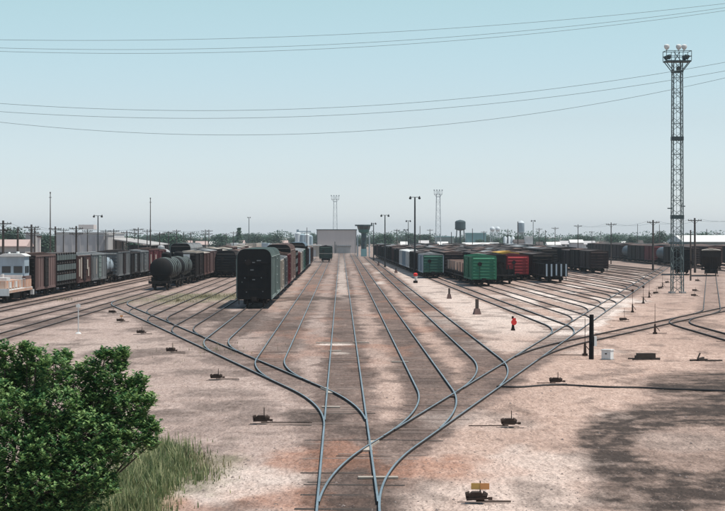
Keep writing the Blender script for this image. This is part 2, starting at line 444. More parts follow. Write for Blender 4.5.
for name, t in TR.items():
    ys = np.array([p[1] for p in t['pts']]); xs = np.array([p[0] for p in t['pts']])
    xc = np.interp(gy, ys, xs)[:, None]; ok = ((gy >= ys[0]-1) & (gy <= ys[-1]+2))[:, None]
    sl = np.gradient(np.interp(gy, ys, xs), gy)[:, None]
    d = np.abs(XX - xc)/np.sqrt(1+sl*sl); d = np.where(ok, d, 99)
    near_t = np.minimum(near_t, d)
    w = W.get(name, .42)
    ring = 1 - sm(.95, 1.75, d + (fb(XX,YY,1.2,3.0,5)-.5)*1.3)
    dirt = np.maximum(dirt, w*ring)
n1 = fb(XX, YY, 5, 14, 20); n2 = fb(XX, YY, 1.6, 5, 31); n3 = fb(XX, YY, 14, 40, 42)
dirt *= .72 + .6*n2
# the throat: the whole middle fan is dirtier than the side yards
XPm = XX + .01024*YY
fan = sm(-9, -4, XPm)*(1-sm(8, 12, XPm))*(1-sm(560, 760, YY))*sm(84, 125, YY)*sm(84,125,YY)
dirt = np.maximum(dirt, .30*fan*(.35+.9*n1))
sand = np.zeros_like(XX); rust = np.zeros_like(XX); oil = np.zeros_like(XX); weed = np.zeros_like(XX)
def blob(px, py, rx, ry, jit=.5, seed=50, sx=2.0, sy=5.0):
    x, y = G(px, py); q = ((XX-x)/rx)**2 + ((YY-y)/ry)**2
    return 1 - sm(.45, 1.25, np.sqrt(q) + (fb(XX,YY,sx,sy,seed)-.5)*jit*2)
# orange rusty earth by the lowest turnout
for px, py, rx, ry in ((345,455,1.3,4.5),(300,460,1.2,4),(415,470,1.6,4),(300,500,1.5,3),(470,470,1.6,4),(250,495,1.4,2),(160,503,1.6,2.2)):
    rust = np.maximum(rust, blob(px,py,rx,ry,.9,61,.8,2.2)*.85)
rust = np.maximum(rust, .5*sm(.52,.72,fb(XX,YY,2.2,7,77))*fan)
# dark oily loop on the right (outline measured on the photograph, laid on the ground)
with np.errstate(divide='ignore', invalid='ignore'):
    PX = np.where(YY > 20, CX + XX/np.maximum(YY,1)*FOC, -999); PY = np.where(YY > 20, CY + FOC*CAMZ/np.maximum(YY,1), 9999)
wob = .6*(fb(XX,YY,1.1,4.5,88)-.5)+.30*(fb(XX,YY,1.9,.8,89)-.5)+.35*(fb(XX,YY,.5,1.6,90)-.5); st = .5*fb(XX,YY,3.0,.7,91)+.5*fb(XX,YY,.7,1.8,92)
rr_ = np.sqrt(((PX-700)/126)**2 + ((PY-448)/52)**2) + wob*.34
oil = np.maximum(oil, .48*(1-sm(.9,1.12,rr_))*(.5+.9*fb(XX,YY,1.6,1.4,93)))
oil = np.maximum(oil, (1-sm(.88,1.10,rr_))*sm(.30,.58,rr_)*(.66+.40*sm(.34,.64,st)))
rr_ = np.sqrt(((PX-660)/88)**2 + ((PY-493)/26)**2) + wob*.6
oil = np.maximum(oil, (1-sm(.6,1.15,rr_))*(.58+.42*sm(.34,.64,st)))
rr_ = np.sqrt(((PX-705)/75)**2 + ((PY-385)/17)**2) + wob*.5
oil = np.maximum(oil, (1-sm(.6,1.1,rr_))*(.58+.42*sm(.34,.64,st)))
for k_, (cx_, cy_, ax, ay) in enumerate(((700,450,100,36),(700,452,108,42),(705,446,92,27))):        # wheel tracks round the loop
    rr_ = np.sqrt(((PX-cx_)/ax)**2 + ((PY-cy_)/ay)**2) + wob*.06
    oil = np.maximum(oil, .95*(1-sm(.02,.055,np.abs(rr_-1)))*sm(.3,.55,fb(XX,YY,2,5,140+k_)))
# grey mottling over the left gravel
mot = sm(.52,.68,fb(XX,YY,2.6,7,171))*(1-sm(-6,-2,XPm+.045*YY-3))*sm(60,80,YY)*(1-sm(200,260,YY))
oil = np.maximum(oil, .55*mot)
oil = np.maximum(oil, .40*sm(.58,.72,fb(XX,YY,1.5,4,181))*(XPm > -30))
warm = sm(-4, 4, XX)*(1-sm(150,320,YY)*.6)
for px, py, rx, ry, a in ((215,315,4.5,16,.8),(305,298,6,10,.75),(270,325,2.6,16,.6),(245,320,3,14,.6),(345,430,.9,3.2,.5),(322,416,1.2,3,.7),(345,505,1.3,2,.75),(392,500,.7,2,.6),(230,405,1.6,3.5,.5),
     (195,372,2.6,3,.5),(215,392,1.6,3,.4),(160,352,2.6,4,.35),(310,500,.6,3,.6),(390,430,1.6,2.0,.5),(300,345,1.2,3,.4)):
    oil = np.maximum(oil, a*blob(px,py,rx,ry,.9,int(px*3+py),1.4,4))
oil *= np.where(near_t > .3, 1, 1)
# pale spilt sand / fresh ballast
for px, py, rx, ry, a in ((600,311,2.0,7,1),(614,305,2.0,8,1),(584,319,1.6,5,.9),(624,300,2,8,.9),(535,317,1.3,4,.9),(545,320,1.3,4,.9),(520,308,2.4,6,.5),(560,300,1.8,9,.6),(585,305,1.4,9,.6),(500,297,1.5,9,.5),
     (215,490,1.7,2.8,.5),(250,478,1.8,2.9,.5),(160,470,1.5,2.5,.5),(335,344,.9,1.2,.9),(342,353,.5,1,.7),(600,352,2,3,.25),(520,500,2.6,5,.4),(480,420,2.0,4,.25),(545,470,2.2,6,.4),
     (440,315,2.0,10,.25),(465,320,2.5,16,.35),(420,290,1.8,25,.35),(505,345,2.0,8,.3),(100,345,4,9,.15),(690,440,2.0,3.4,.22),(610,415,1.0,3,.3),(380,283,.8,10,.8),(367,264,.9,22,.8),(378,272,.8,14,.6),(140,312,3,6,.4)):
    sand = np.maximum(sand, a*blob(px,py,rx,ry,.8,int(px*5+py),1.2,3.5))
cst = np.abs(XPm-.17); sand = np.maximum(sand, .5*(1-sm(.35,.9,cst+(fb(XX,YY,.7,9,13)-.5)))*sm(190,260,YY)*(1-sm(500,700,YY)))
strip = sm(8.9, 9.8, XPm)*(1-sm(-1.6,-.9, XX-(14.17-.0205*(YY-159))))*sm(125,150,YY)*(1-sm(520,680,YY))
sand = np.maximum(sand, strip*(.35+.35*n2))
for k in range(12):
    xb = 14.17+3.85*k-.0205*(YY-159); yl = meet(fRL, fB[k]); r2 = np.random.default_rng(k+300)
    m = (1-sm(.5,1.5,np.abs(XX-xb)))*sm(yl-2,yl+6,YY)*(1-sm(yl+60,yl+90,YY))
    sand = np.maximum(sand, m*sm(.47,.60,fb(XX+k*17,YY,2.0,13,400+k))*1.0)
for px, py, rx, ry, a in ((205,297,6,16,.8),(175,300,4,12,.6),(235,295,3,12,.5),(150,470,1.8,6,.6),(120,495,2,5,.7)):
    weed = np.maximum(weed, a*blob(px,py,rx,ry,1.0,int(px*7+py),1.0,3))
fx = fRL(YY); ld = (XX-fx)/1.014
sand = np.maximum(sand, 1.25*sm(-.75,-.5,ld+(n2-.5)*.4)*(1-sm(1.3,2.3,ld+(fb(XX,YY,.9,3,71)-.5)*1.4))*sm(138,143,YY)*(1-sm(196,214,YY))*(.35+.65*sm(.12,.2,np.abs(((YY-140)/20.5) % 1.0-.5))))
far_dark = sm(330, 520, YY)
# shape: a shallow crown and dip between tracks, small ruts
Z = (fb(XX,YY,1.1,1.5,7)-.5)*.05*sm(1.2,2.2,near_t) + (fb(XX,YY,9,14,9)-.5)*.16*sm(1.5,4,near_t) - .02
Z = np.where((YY > 345) | (YY < 36) | (np.abs(XX) > 80), -.03, Z)
nx, ny = len(gx), len(gy)
me = bpy.data.meshes.new('ground')
idx = np.arange(nx*ny).reshape(ny, nx)
quads = np.stack([idx[:-1,:-1], idx[:-1,1:], idx[1:,1:], idx[1:,:-1]], -1).reshape(-1, 4)
me.vertices.add(nx*ny); me.vertices.foreach_set('co', np.stack([XX, YY, Z], -1).astype(np.float32).ravel())
me.loops.add(quads.size); me.loops.foreach_set('vertex_index', quads.ravel().astype(np.int32))
me.polygons.add(len(quads)); me.polygons.foreach_set('loop_start', np.arange(0, quads.size, 4, dtype=np.int32))
me.polygons.foreach_set('use_smooth', np.ones(len(quads), dtype=bool))
me.update(calc_edges=True)
def attr(nm, arr):
    a = me.attributes.new(nm, 'FLOAT', 'POINT'); a.data.foreach_set('value', arr.astype(np.float32).ravel())
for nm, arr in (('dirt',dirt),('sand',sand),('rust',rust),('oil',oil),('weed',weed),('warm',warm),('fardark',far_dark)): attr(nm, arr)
gm = bpy.data.materials.new('yard gravel'); gm.use_nodes = True
n, l = gm.node_tree.nodes, gm.node_tree.links
b = n['Principled BSDF']; b.inputs['Roughness'].default_value = .95; b.inputs['Specular IOR Level'].default_value = .15
geo = n.new('ShaderNodeNewGeometry')
def noise(scale, detail=6, rough=.6, st=(1,1,1)):
    mp = n.new('ShaderNodeMapping'); mp.inputs['Scale'].default_value = st; l.new(geo.outputs['Position'], mp.inputs['Vector'])
    t = n.new('ShaderNodeTexNoise'); t.inputs['Scale'].default_value = scale; t.inputs['Detail'].default_value = detail; t.inputs['Roughness'].default_value = rough
    l.new(mp.outputs[0], t.inputs['Vector']); return t.outputs['Fac']
def ramp(fac, stops):
    c = n.new('ShaderNodeValToRGB'); e = c.color_ramp.elements
    while len(e) < len(stops): e.new(.5)
    for q, (p, col) in zip(e, stops): q.position = p; q.color = (*col, 1)
    l.new(fac, c.inputs[0]); return c.outputs[0]
def mix(fac, a, bcol, mode='MIX'):
    m = n.new('ShaderNodeMixRGB'); m.blend_type = mode
    for k, v in ((0,fac),(1,a),(2,bcol)):
        if hasattr(v, 'links') or hasattr(v, 'is_linked'): l.new(v, m.inputs[k])
        elif k == 0: m.inputs[k].default_value = v
        else: m.inputs[k].default_value = (*v, 1)
    return m.outputs[0]
def math_(op, a, bv, clamp=False):
    m = n.new('ShaderNodeMath'); m.operation = op; m.use_clamp = clamp
    for k, v in ((0,a),(1,bv)):
        if isinstance(v, (int, float)): m.inputs[k].default_value = v
        else: l.new(v, m.inputs[k])
    return m.outputs[0]
def at(nm):
    a = n.new('ShaderNodeAttribute'); a.attribute_name = nm; return a.outputs['Fac']
big = noise(.14, 7, .66, (1,.30,1)); mid = noise(1.7, 7, .74, (1,.40,1)); fine = noise(16, 4, .7); grain = noise(45, 2, .7)
base = ramp(big, [(.33,(.315,.242,.212)),(.50,(.425,.332,.292)),(.67,(.52,.415,.37))])
base = mix(ramp(mid, [(.38,(0,0,0)),(.66,(1,1,1))]), base, (.345,.258,.220))
def masked(nm, gain=1.0, edge=.5):
    return math_('MULTIPLY', math_('ADD', at(nm), math_('MULTIPLY', math_('SUBTRACT', mid, .5), math_('MULTIPLY', at(nm), 1.6))), gain, True)
base = mix(.55, base, mix(at('warm'), (.90,.90,.91), (1.16,1.02,.92)), 'MULTIPLY')
base = mix(masked('dirt', 1.0), base, (.140,.100,.085))
base = mix(masked('rust', .62), base, (.34,.165,.105))
base = mix(masked('sand', 1.1), base, (.64,.545,.49))
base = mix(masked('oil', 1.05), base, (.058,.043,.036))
base = mix(masked('weed', .8), base, (.175,.18,.10))
base = mix(math_('MULTIPLY', at('fardark'), .45), base, (.16,.13,.115))
speck = noise(6.5, 4, .8, (1,.16,1)); coarse = noise(14, 2, .75, (1,.5,1))
base = mix(.8, base, ramp(speck, [(.34,(.58,.56,.55)),(.5,(1,1,1)),(.68,(1.30,1.29,1.28))]), 'MULTIPLY')
base = mix(.9, base, ramp(coarse, [(.33,(.62,.60,.60)),(.5,(1,1,1)),(.70,(1.28,1.27,1.26))]), 'MULTIPLY')
gr = ramp(fine, [(.30,(.55,.55,.55)),(.5,(1,1,1)),(.72,(1.35,1.33,1.30))])
base = mix(.75, base, gr, 'MULTIPLY')
gr2 = ramp(grain, [(.28,(.55,.55,.56)),(.5,(1,1,1)),(.75,(1.4,1.38,1.35))])
base = mix(.6, base, gr2, 'MULTIPLY')
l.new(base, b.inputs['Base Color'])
bp = n.new('ShaderNodeBump'); bp.inputs['Strength'].default_value = .55; bp.inputs['Distance'].default_value = .035
l.new(math_('ADD', fine, math_('MULTIPLY', grain, .5)), bp.inputs['Height']); l.new(bp.outputs[0], b.inputs['Normal'])
me.materials.append(gm)
ground = bpy.data.objects.new('ground', me); COL.objects.link(ground); ground['kind'] = 'structure'
def gz(x, y):
    i = min(max(np.searchsorted(gy, y)-1, 0), ny-2); j = min(max(np.searchsorted(gx, x)-1, 0), nx-2)
    fy = (y-gy[i])/(gy[i+1]-gy[i]); fx = (x-gx[j])/(gx[j+1]-gx[j])
    return float((Z[i,j]*(1-fx)+Z[i,j+1]*fx)*(1-fy) + (Z[i+1,j]*(1-fx)+Z[i+1,j+1]*fx)*fy)

# loose stones on the near gravel
mb = MB()
for _ in range(3600):
    y = 46 + 60*random.random()**1.6; x = random.uniform(-.19, .19)*y
    r = random.uniform(.012,.035) if random.random() < .97 else random.uniform(.035,.075); z = gz(x, y)
    a = random.random()*6.28; ca, sa = math.cos(a), math.sin(a)
    v = [(r,0,0),(0,r*.8,0),(-r*.9,0,0),(0,-r*.9,0),(0.2*r,.1*r,r*.65),(0,0,-r*.5)]
    mb.add([(x+p*ca-q*sa, y+p*sa+q*ca, z+w+r*.12) for p, q, w in v], [(0,1,4),(1,2,4),(2,3,4),(3,0,4),(1,0,5),(2,1,5),(3,2,5),(0,3,5)])
mb.build('gravel', M['stone'])['kind'] = 'stuff'

# ------------------------------------------------------------------ freight cars
RAILZ = .08
def wheelset_mesh(b):
    for s in (-1, 1): b.cyl((s*.69,0,0),(s*.82,0,0),.42,.42,14)
    b.cyl((-.69,0,0),(.69,0,0),.08,.08,6)
def truck_mesh(b):
    for s in (-1, 1):
        x0, x1 = (s*.90, s*1.04) if s > 0 else (s*1.04, s*.90)
        b.box(x0,x1,-1.15,1.15,.42,.62); b.box(x0,x1,-.55,.55,.22,.42); b.box(x0-.02,x1+.02,-.98,-.72,.30,.70); b.box(x0-.02,x1+.02,.72,.98,.30,.70)
        b.box(x0,x1,-.22,.22,.62,.74)
    b.box(-.89,.89,-.2,.2,.40,.72)
def coupler_mesh(b):
    b.box(-.11,.11,-.45,0,.80,.98); b.box(-.16,.16,-.72,-.45,.74,1.04); b.box(-.26,.26,-.03,.02,.70,1.10)
def trucks(root, L, wheels=True, inset=2.0):
    for s in (-1, 1):
        t = part('truck', 'truck', truck_mesh, M['truck'], root, (0, L/2 + s*(L/2-inset), RAILZ))
        if wheels:
            for q in (-.85, .85): part('wheelset', 'wheelset', wheelset_mesh, M['wheel'], t, (0, q, .42))
def couplers(root, L):
    part('coupler', 'coupler', coupler_mesh, M['black_rust'], root, (0,0,RAILZ-.08))
    part('coupler', 'coupler', coupler_mesh, M['black_rust'], root, (0,L,RAILZ-.08), (0,0,math.pi))
def ladder_mesh(h):
    def f(b):
        for x in (-.2,.2): b.beam((x,0,0),(x,0,h),.04)
        k = 0
        while .15+k*.38 < h: b.beam((-.2,0,.15+k*.38),(.2,0,.15+k*.38),.03); k += 1
    return f
def ucover(L):                                     # underframe, sill, steps, brake gear
    def f(b):
        b.box(-1.40,1.40,.15,L-.15,.84,.98); b.box(-.3,.3,.4,L-.4,.62,.84)
        for y in (.25, L-.55):
            for x in (-1.42,1.36): b.box(x,x+.06,y,y+.3,.35,.84)
        b.box(-.9,-.4,L*.40,L*.40+1.0,.45,.84); b.cyl((.55,L*.55,.6),(.55,L*.55+.8,.6),.18,.18,8)
    return f

def boxcar(name, label, f, y, L=12.6, H=4.05, side='brown', end=None, roof='roof_dark', door=None, posts=8, cat='boxcar', ribs=7, wide=1.52,
           detail=2, group=None, rounded=False, marks=None, band=None):
    x = f(y); rz = -math.atan2(f(y+10)-f(y), 10)
    t = thing(name, label, cat, (x, y, 0), rz, group)
    end = end or side; door = door or side
    zb, zt = RAILZ + .92, RAILZ + H - .28
    w = wide
    if rounded:
        rr_ = .70
        prof = [(-w,zb),(w,zb),(w,zt+.28-rr_)] + [(w-rr_+rr_*math.cos(a), zt+.28-rr_+rr_*math.sin(a)) for a in np.linspace(.06,1.5,7)] + \
               [(-w+rr_-rr_*math.cos(a), zt+.28-rr_+rr_*math.sin(a)) for a in np.linspace(1.5,.06,7)] + [(-w,zt+.28-rr_)]
    def body(b):
        if rounded: b.ext_y(prof, .06, L-.06)
        else: b.box(-w, w, .06, L-.06, zb, zt)
        for s in (-1, 1):                          # side posts and sills
            for k in range(posts+1):
                yy = .12 + (L-.24)*k/posts
                a, c = (w, w+.06) if s > 0 else (-w-.06, -w)
                b.box(a, c, yy-.05, yy+.05, zb+.1, (zt-.35 if rounded else zt-.06))
            a, c = (w, w+.075) if s > 0 else (-w-.075, -w)
            b.box(a, c, .06, L-.06, zb-.16, zb+.1)
            if not rounded: b.box(a, c, .06, L-.06, zt-.06, zt+.04)
            else: b.box(a, c, .06, L-.06, zt-.44, zt-.36)
    def endm(b):
        if rounded: b.ext_y([(q[0]*1.006, q[1]+(.016 if q[1] > zb+.1 else -.1)) for q in prof], -.0, .058)
        else: b.box(-w+.02, w-.02, -.0, .06, zb-.1, zt)
        for k in range(ribs):
            z = zb + .12 + (zt-zb-.35)*k/max(1,ribs-1)
            n0 = len(b.v)
            b.add([(-w+.12,0,z-.06),(w-.12,0,z-.06),(w-.12,-.11,z-.02),(-w+.12,-.11,z-.02),(w-.12,0,z+.12),(-w+.12,0,z+.12)],[(0,1,2,3),(3,2,4,5),(0,3,5),(1,4,2)])
        for xx in (-w+.02, w-.10): b.box(xx, xx+.08, -.05, 0, zb-.1, (zt-.4 if rounded else zt))
    def roofm(b):
        if rounded:
            arc = prof[2:]
            hoop = lambda e: [(q[0]*(1+e/w), q[1]+e) for q in arc]
            b.ext_y(hoop(.012), .02, L-.02)
            for k in range(int(L/1.2)+1):
                yy = .1+k*1.2
                if yy > L-.2: break
                b.ext_y(hoop(.04), yy, yy+.09)
        else:
            b.ext_y([(-w-.06,zt+.04),(w+.06,zt+.04),(w+.06,zt+.10),(0,zt+.26),(-w-.06,zt+.10)], 0, L)
            if detail > 1:
                nr = int(L/1.05)
                for k in range(nr+1):
                    yy = L*k/nr; y0, y1 = max(0,yy-.04), min(L,yy+.04)
                    for s in (-1, 1):
                        q = [(s*(w+.05),zt+.10),(s*(w+.05),zt+.14),(s*.04,zt+.30),(s*.04,zt+.25)]
                        b.ext_y(q if s < 0 else q[::-1], y0, y1)
    key = (name, round(L,2), round(H,2), posts, ribs, rounded, w)
    bd = part('body', key+('b',), body, M[side], t)
    part('end_panel', key+('e',), endm, M[end], t); part('end_panel', key+('e',), endm, M[end], t, (0,L,0), (0,0,math.pi))
    part('roof', key+('r',detail), roofm, M[roof], t)
    part('underframe', ('u',round(L,2)), ucover(L), M['truck'], t)
    dw = 1.15
    def doorm(b):
        hi = zt-.5 if rounded else zt-.12
        b.box(0,.09,-dw,dw,zb+.06,hi)
        for k in range(5):
            z = zb+.3+(hi-zb-.5)*k/4; b.box(.09,.13,-dw+.06,dw-.06,z-.05,z+.05)
        for yy in (-dw+.02, dw-.08, -.03): b.box(.09,.12,yy,yy+.06,zb+.06,hi)
    for s in (-1, 1): part('door', key+('d',), doorm, M[door], t, (s*(w+.06), L/2, 0), (0,0,0 if s > 0 else math.pi))
    if detail > 0:
        lh = zt - zb - (.6 if rounded else .1)
        for (lx, ly, rz2) in ((w+.11,.42,math.pi/2),(-w-.11,.42,math.pi/2),(w+.11,L-.42,math.pi/2),(-w-.11,L-.42,math.pi/2)):
            part('ladder', ('lad',round(lh,2)), ladder_mesh(lh), M[side], t, (lx,ly,zb), (0,0,rz2))
        part('ladder', ('lad',round(lh,2)), ladder_mesh(lh), M[end], t, (w-.38,-.12,zb), (0,0,0))
        def bw(b):
            b.cyl((-.55,-.10,zt-.9),(-.55,-.17,zt-.9),.28,.28,12); b.beam((-.55,-.12,zb),(-.55,-.12,zt-.9),.04)
        part('brake_wheel', key+('bw',), bw, M['black_rust'], t)
        couplers(t, L)
        if not rounded:
            def walk(b):
                for k in range(int(L/.45)): b.box(-.3,.3,.1+k*.45,.1+k*.45+.40,zt+.30,zt+.335)
            part('running_board', ('walk',round(L,2),round(zt,2)), walk, M[roof], t)
    trucks(t, L, detail > 0, 2.2 if L < 20 else 3.2)
    if marks:
        for (yy, z0, z1, ww) in marks: mb = MB(); mb.box(w+.062, w+.068, yy, yy+ww, z0, z1); mb.build('painted_mark', M['cream'], t)
    if band:
        mb = MB(); mb.box(-w-.09, w+.09, -.09, L+.09, RAILZ+band, RAILZ+band+.14); mb.build('stripe', M['cream'], t)
    return t

def tank_car(label, f, y, L=13.5, dia=2.55, col='black', dome=True, bands='grey_green'):
    x = f(y); rz = -math.atan2(f(y+10)-f(y), 10)
    t = thing('tank_car', label, 'tank car', (x,y,0), rz); r = dia/2; zc = RAILZ + 1.15 + r
    mb = MB(); pr = []
    for a in np.linspace(math.pi/2, 0.02, 7): pr.append((.55 + .55 - .55*math.sin(a), r*math.cos(a)+.01))
    pr = pr + [(L-p[0], p[1]) for p in pr[::-1]]
    mb.lathe_y(pr, 0, zc, 28); mb.build('tank', M[col], t, smooth=True)
    for yy in np.linspace(.2*L,.8*L,5):
        mb = MB(); mb.lathe_y([(yy,r+.012),(yy+.02,r+.035),(yy+.42,r+.035),(yy+.44,r+.012)], 0, zc, 28); mb.build('band', M[bands], t, smooth=True)
    if dome:
        mb = MB(); mb.lathe_z([(zc+r-.15,.62),(zc+r+.45,.62),(zc+r+.6,.45),(zc+r+.68,.12)], 0, L/2, 16); mb.build('dome', M[col], t, smooth=True)
    mb = MB(); mb.box(-.35,.35,.25,L-.25,.85,1.12)
    for yy in (1.4, L-2.2): mb.box(-1.15,1.15,yy,yy+.8,1.0,1.55)
    for yy in (.2, L-.5): mb.box(-1.4,1.4,yy,yy+.3,.82,1.12)
    for s in (-1,1): mb.beam((s*1.38,.3,1.15),(s*1.38,L-.3,1.15),.05)
    mb.build('underframe', M['truck'], t)
    mb = MB()
    for s in (-1,1):
        mb.beam((s*1.36,.25,1.95),(s*1.36,L-.25,1.95),.04)
        for yy in np.linspace(.3,L-.3,7): mb.beam((s*1.36,yy,1.1),(s*1.36,yy,1.95),.035)
    mb.beam((-1.36,.25,1.95),(1.36,.25,1.95),.04); mb.build('handrail', M['black_rust'], t)
    part('ladder', ('lad',2.4), ladder_mesh(2.4), M['black_rust'], t, (r+.08,L/2-.3,RAILZ+1.0), (0,0,math.pi/2))
    couplers(t, L); trucks(t, L, True, 2.0); return t

def gondola(label, f, y, L=19.5, H=2.35, side='black_rust', inner='tan', posts=11, endcol=None, endposts=None):
    x = f(y); rz = -math.atan2(f(y+10)-f(y), 10)
    t = thing('gondola_car', label, 'gondola car', (x,y,0), rz); w = 1.5; zb, zt = RAILZ+.95, RAILZ+H
    for s in (-1, 1):
        mb = MB(); a, c = (w-.06,w) if s > 0 else (-w,-w+.06)
        mb.box(a,c,.08,L-.08,zb,zt); a, c = (w,w+.09) if s > 0 else (-w-.09,-w)
        for k in range(posts+1):
            yy = .12+(L-.24)*k/posts; mb.box(a,c,yy-.06,yy+.06,zb+.06,zt-.07)
        mb.box(a,c,.06,L-.06,zt-.07,zt+.03); mb.box(a,c,.06,L-.06,zb-.1,zb+.06)
        mb.build('side_wall', M[side], t)
        mb = MB()
        a, c = (w-.10,w-.062) if s > 0 else (-w+.062,-w+.10)
        for k in range(posts):
            yy = .12+(L-.24)*k/posts; mb.box(a,c,yy+.18,yy+(L-.24)/posts-.18,zb+.1,zt-.06)
        mb.build('lining', M[inner], t)
    for yy, q in ((0,-1),(L-.08,1)):
        mb = MB(); mb.box(-w,w,yy,yy+.08,zb,zt+.02)
        if endposts is None and H > 1.6:
            for k in range(4):
                z = zb+.2+k*(zt-zb-.3)/3; a, c = (yy-.06,yy) if q < 0 else (yy+.08,yy+.14); mb.box(-w+.05,w-.05,a,c,z-.05,z+.05)
        e = mb.build('end_wall', M[endcol or side], t)
        if endposts:
            for k in range(5):
                m2 = MB(); xx = -w+.15+k*(2*w-.3)/4; a, c = (yy-.10,yy) if q < 0 else (yy+.08,yy+.18); m2.box(xx-.11,xx+.11,a,c,zb-.1,zt); m2.build('end_post', M[endposts], e)
    mb = MB(); mb.box(-w+.06,w-.06,.1,L-.1,zb-.06,zb+.02); mb.build('floor', M[inner], t)
    part('underframe', ('u',round(L,2)), ucover(L), M['truck'], t); couplers(t, L); trucks(t, L); return t

def hopper(label, f, y, L=12.5, H=4.1, col='dark_brown', roofc='cream', group=None):
    x = f(y); rz = -math.atan2(f(y+10)-f(y), 10)
    t = thing('covered_hopper', label, 'hopper car', (x,y,0), rz, group); w = 1.5; zb, zt = RAILZ+.95, RAILZ+H-.2
    mb = MB()      # body with sloping ends, seen from the side as a trapezium
    mb.add([(-w,1.6,zb+.5),(w,1.6,zb+.5),(w,.1,zt-1.0),(-w,.1,zt-1.0),(w,.1,zt),(-w,.1,zt),
            (-w,L-1.6,zb+.5),(w,L-1.6,zb+.5),(w,L-.1,zt-1.0),(-w,L-.1,zt-1.0),(w,L-.1,zt),(-w,L-.1,zt)],
           [(0,1,2,3),(3,2,4,5),(7,6,9,8),(8,9,11,10),(5,4,10,11),(1,0,6,7),(1,7,8,2),(2,8,10,4),(0,3,9,6),(3,5,11,9)])
    for s in (-1,1):
        a, c = (w,w+.1) if s > 0 else (-w-.1,-w)
        for k in range(9): yy = .3+(L-.6)*k/8; mb.box(a,c,yy-.06,yy+.06,zb+.55 if .2<k/8<.8 else zt-1.1,zt-.05)
        mb.box(a,c,.05,L-.05,zb-.05,zb+.18)
    mb.build('body', M[col], t)
    for k in range(3):
        yy = 3.2+k*(L-6.4)/2; mb = MB(); mb.add([(-1.2,yy-1.1,zb+.5),(1.2,yy-1.1,zb+.5),(1.2,yy+1.1,zb+.5),(-1.2,yy+1.1,zb+.5),(-.5,yy-.3,.40),(.5,yy-.3,.40),(.5,yy+.3,.40),(-.5,yy+.3,.40)],
            [(0,3,2,1),(4,5,6,7),(0,1,5,4),(1,2,6,5),(2,3,7,6),(3,0,4,7)]); mb.build('hopper_chute', M[col], t)
    mb = MB(); mb.ext_y([(-w-.03,zt+.003),(w+.03,zt+.003),(w+.03,zt+.06),(.7,zt+.2),(-.7,zt+.2),(-w-.03,zt+.06)],.05,L-.05)
    for k in range(4): mb.box(-.35,.35,1.2+k*(L-3.4)/3,2.2+k*(L-3.4)/3,zt+.2,zt+.32)
    mb.build('roof', M[roofc], t)
    mb = MB()
    for yy in (.12, L-.2):
        for xx in (-w+.05,w-.13,-.2,.15): mb.box(xx,xx+.08,yy,yy+.08,zb,zt-.98)
        mb.box(-w,w,yy-.02,yy+.1,zb-.05,zb+.1)
    mb.build('end_frame', M[col], t)
    part('ladder', ('lad',2.8), ladder_mesh(2.8), M[col], t, (w-.35,-.02,zb)); couplers(t, L); trucks(t, L); return t

def flatcar(label, f, y, L=15.0, bulk=True):
    x = f(y); rz = -math.atan2(f(y+10)-f(y), 10)
    t = thing('flat_car', label, 'flat car', (x,y,0), rz)
    mb = MB(); mb.box(-1.45,1.45,0,L,1.06,1.22)
    for s in (-1,1):
        a, c = (1.45,1.55) if s > 0 else (-1.55,-1.45); mb.box(a,c,0,L,.80,1.2)
        for k in range(10): mb.box(a-.04,c+.04,.5+k*(L-1)/9,.62+k*(L-1)/9,.9,1.16)
    mb.build('deck', M['black_rust'], t)
    if bulk:
        for yy in (1.0, L-1.2):
            mb = MB()
            for xx in (-1.35,-.45,.45,1.2): mb.box(xx,xx+.16,yy,yy+.18,1.22,2.55)
            mb.box(-1.4,1.4,yy+.18,yy+.24,1.3,2.0) ; mb.build('bulkhead', M['black_rust'], t)
        for k in range(3):
            mb = MB(); yy = 2+k*3.6; mb.box(-1.1,1.1,yy,yy+3.0,1.222,1.5+.1*(k % 2)); mb.build('load_stack', M['truck'], t)
    couplers(t, L); trucks(t, L); return t

def autorack(label, f, y, L=17.5, H=4.6):
    x = f(y); rz = -math.atan2(f(y+10)-f(y), 10)
    t = thing('auto_rack_car', label, 'auto rack', (x,y,0), rz); w = 1.5
    mb = MB(); mb.box(-w,w,0,L,.95,1.15); mb.build('deck', M['truck'], t)
    lv = [1.15, 2.32, 3.49, H+RAILZ-.1]
    for i, z in enumerate(lv[1:]):
        mb = MB(); mb.box(-w+.05,w-.05,.1,L-.1,z-.10,z); mb.build('upper_deck' if i < 2 else 'roof', M['roof_dark'], t)
    for k in range(9):
        yy = .15+(L-.3)*k/8
        for s in (-1,1): part('post', ('arpost',H), lambda b: b.box(-.06,.06,-.06,.06,1.0,H+RAILZ-.08), M['black_rust'], t, (s*w,yy,0))
    for yy in (.15,L-.15):
        mb = MB(); mb.beam((-w,yy,H+RAILZ-.25),(w,yy,H+RAILZ-.25),.12); mb.build('crossbar', M['black_rust'], t)
    for i in range(3):
        for s in (-1,1):
            mb = MB(); z0, z1 = lv[i]+.28, lv[i+1]-.22
            for k in range(8):
                y0 = .28+(L-.3)*k/8; y1 = y0+(L-.3)/8-.26
                a, c = (w+.005,w+.05) if s > 0 else (-w-.05,-w-.005)
                mb.box(a,c,y0,y1,z0,z1)
            mb.build('side_screen', M['screen'], t)
    couplers(t, L); trucks(t, L); return t

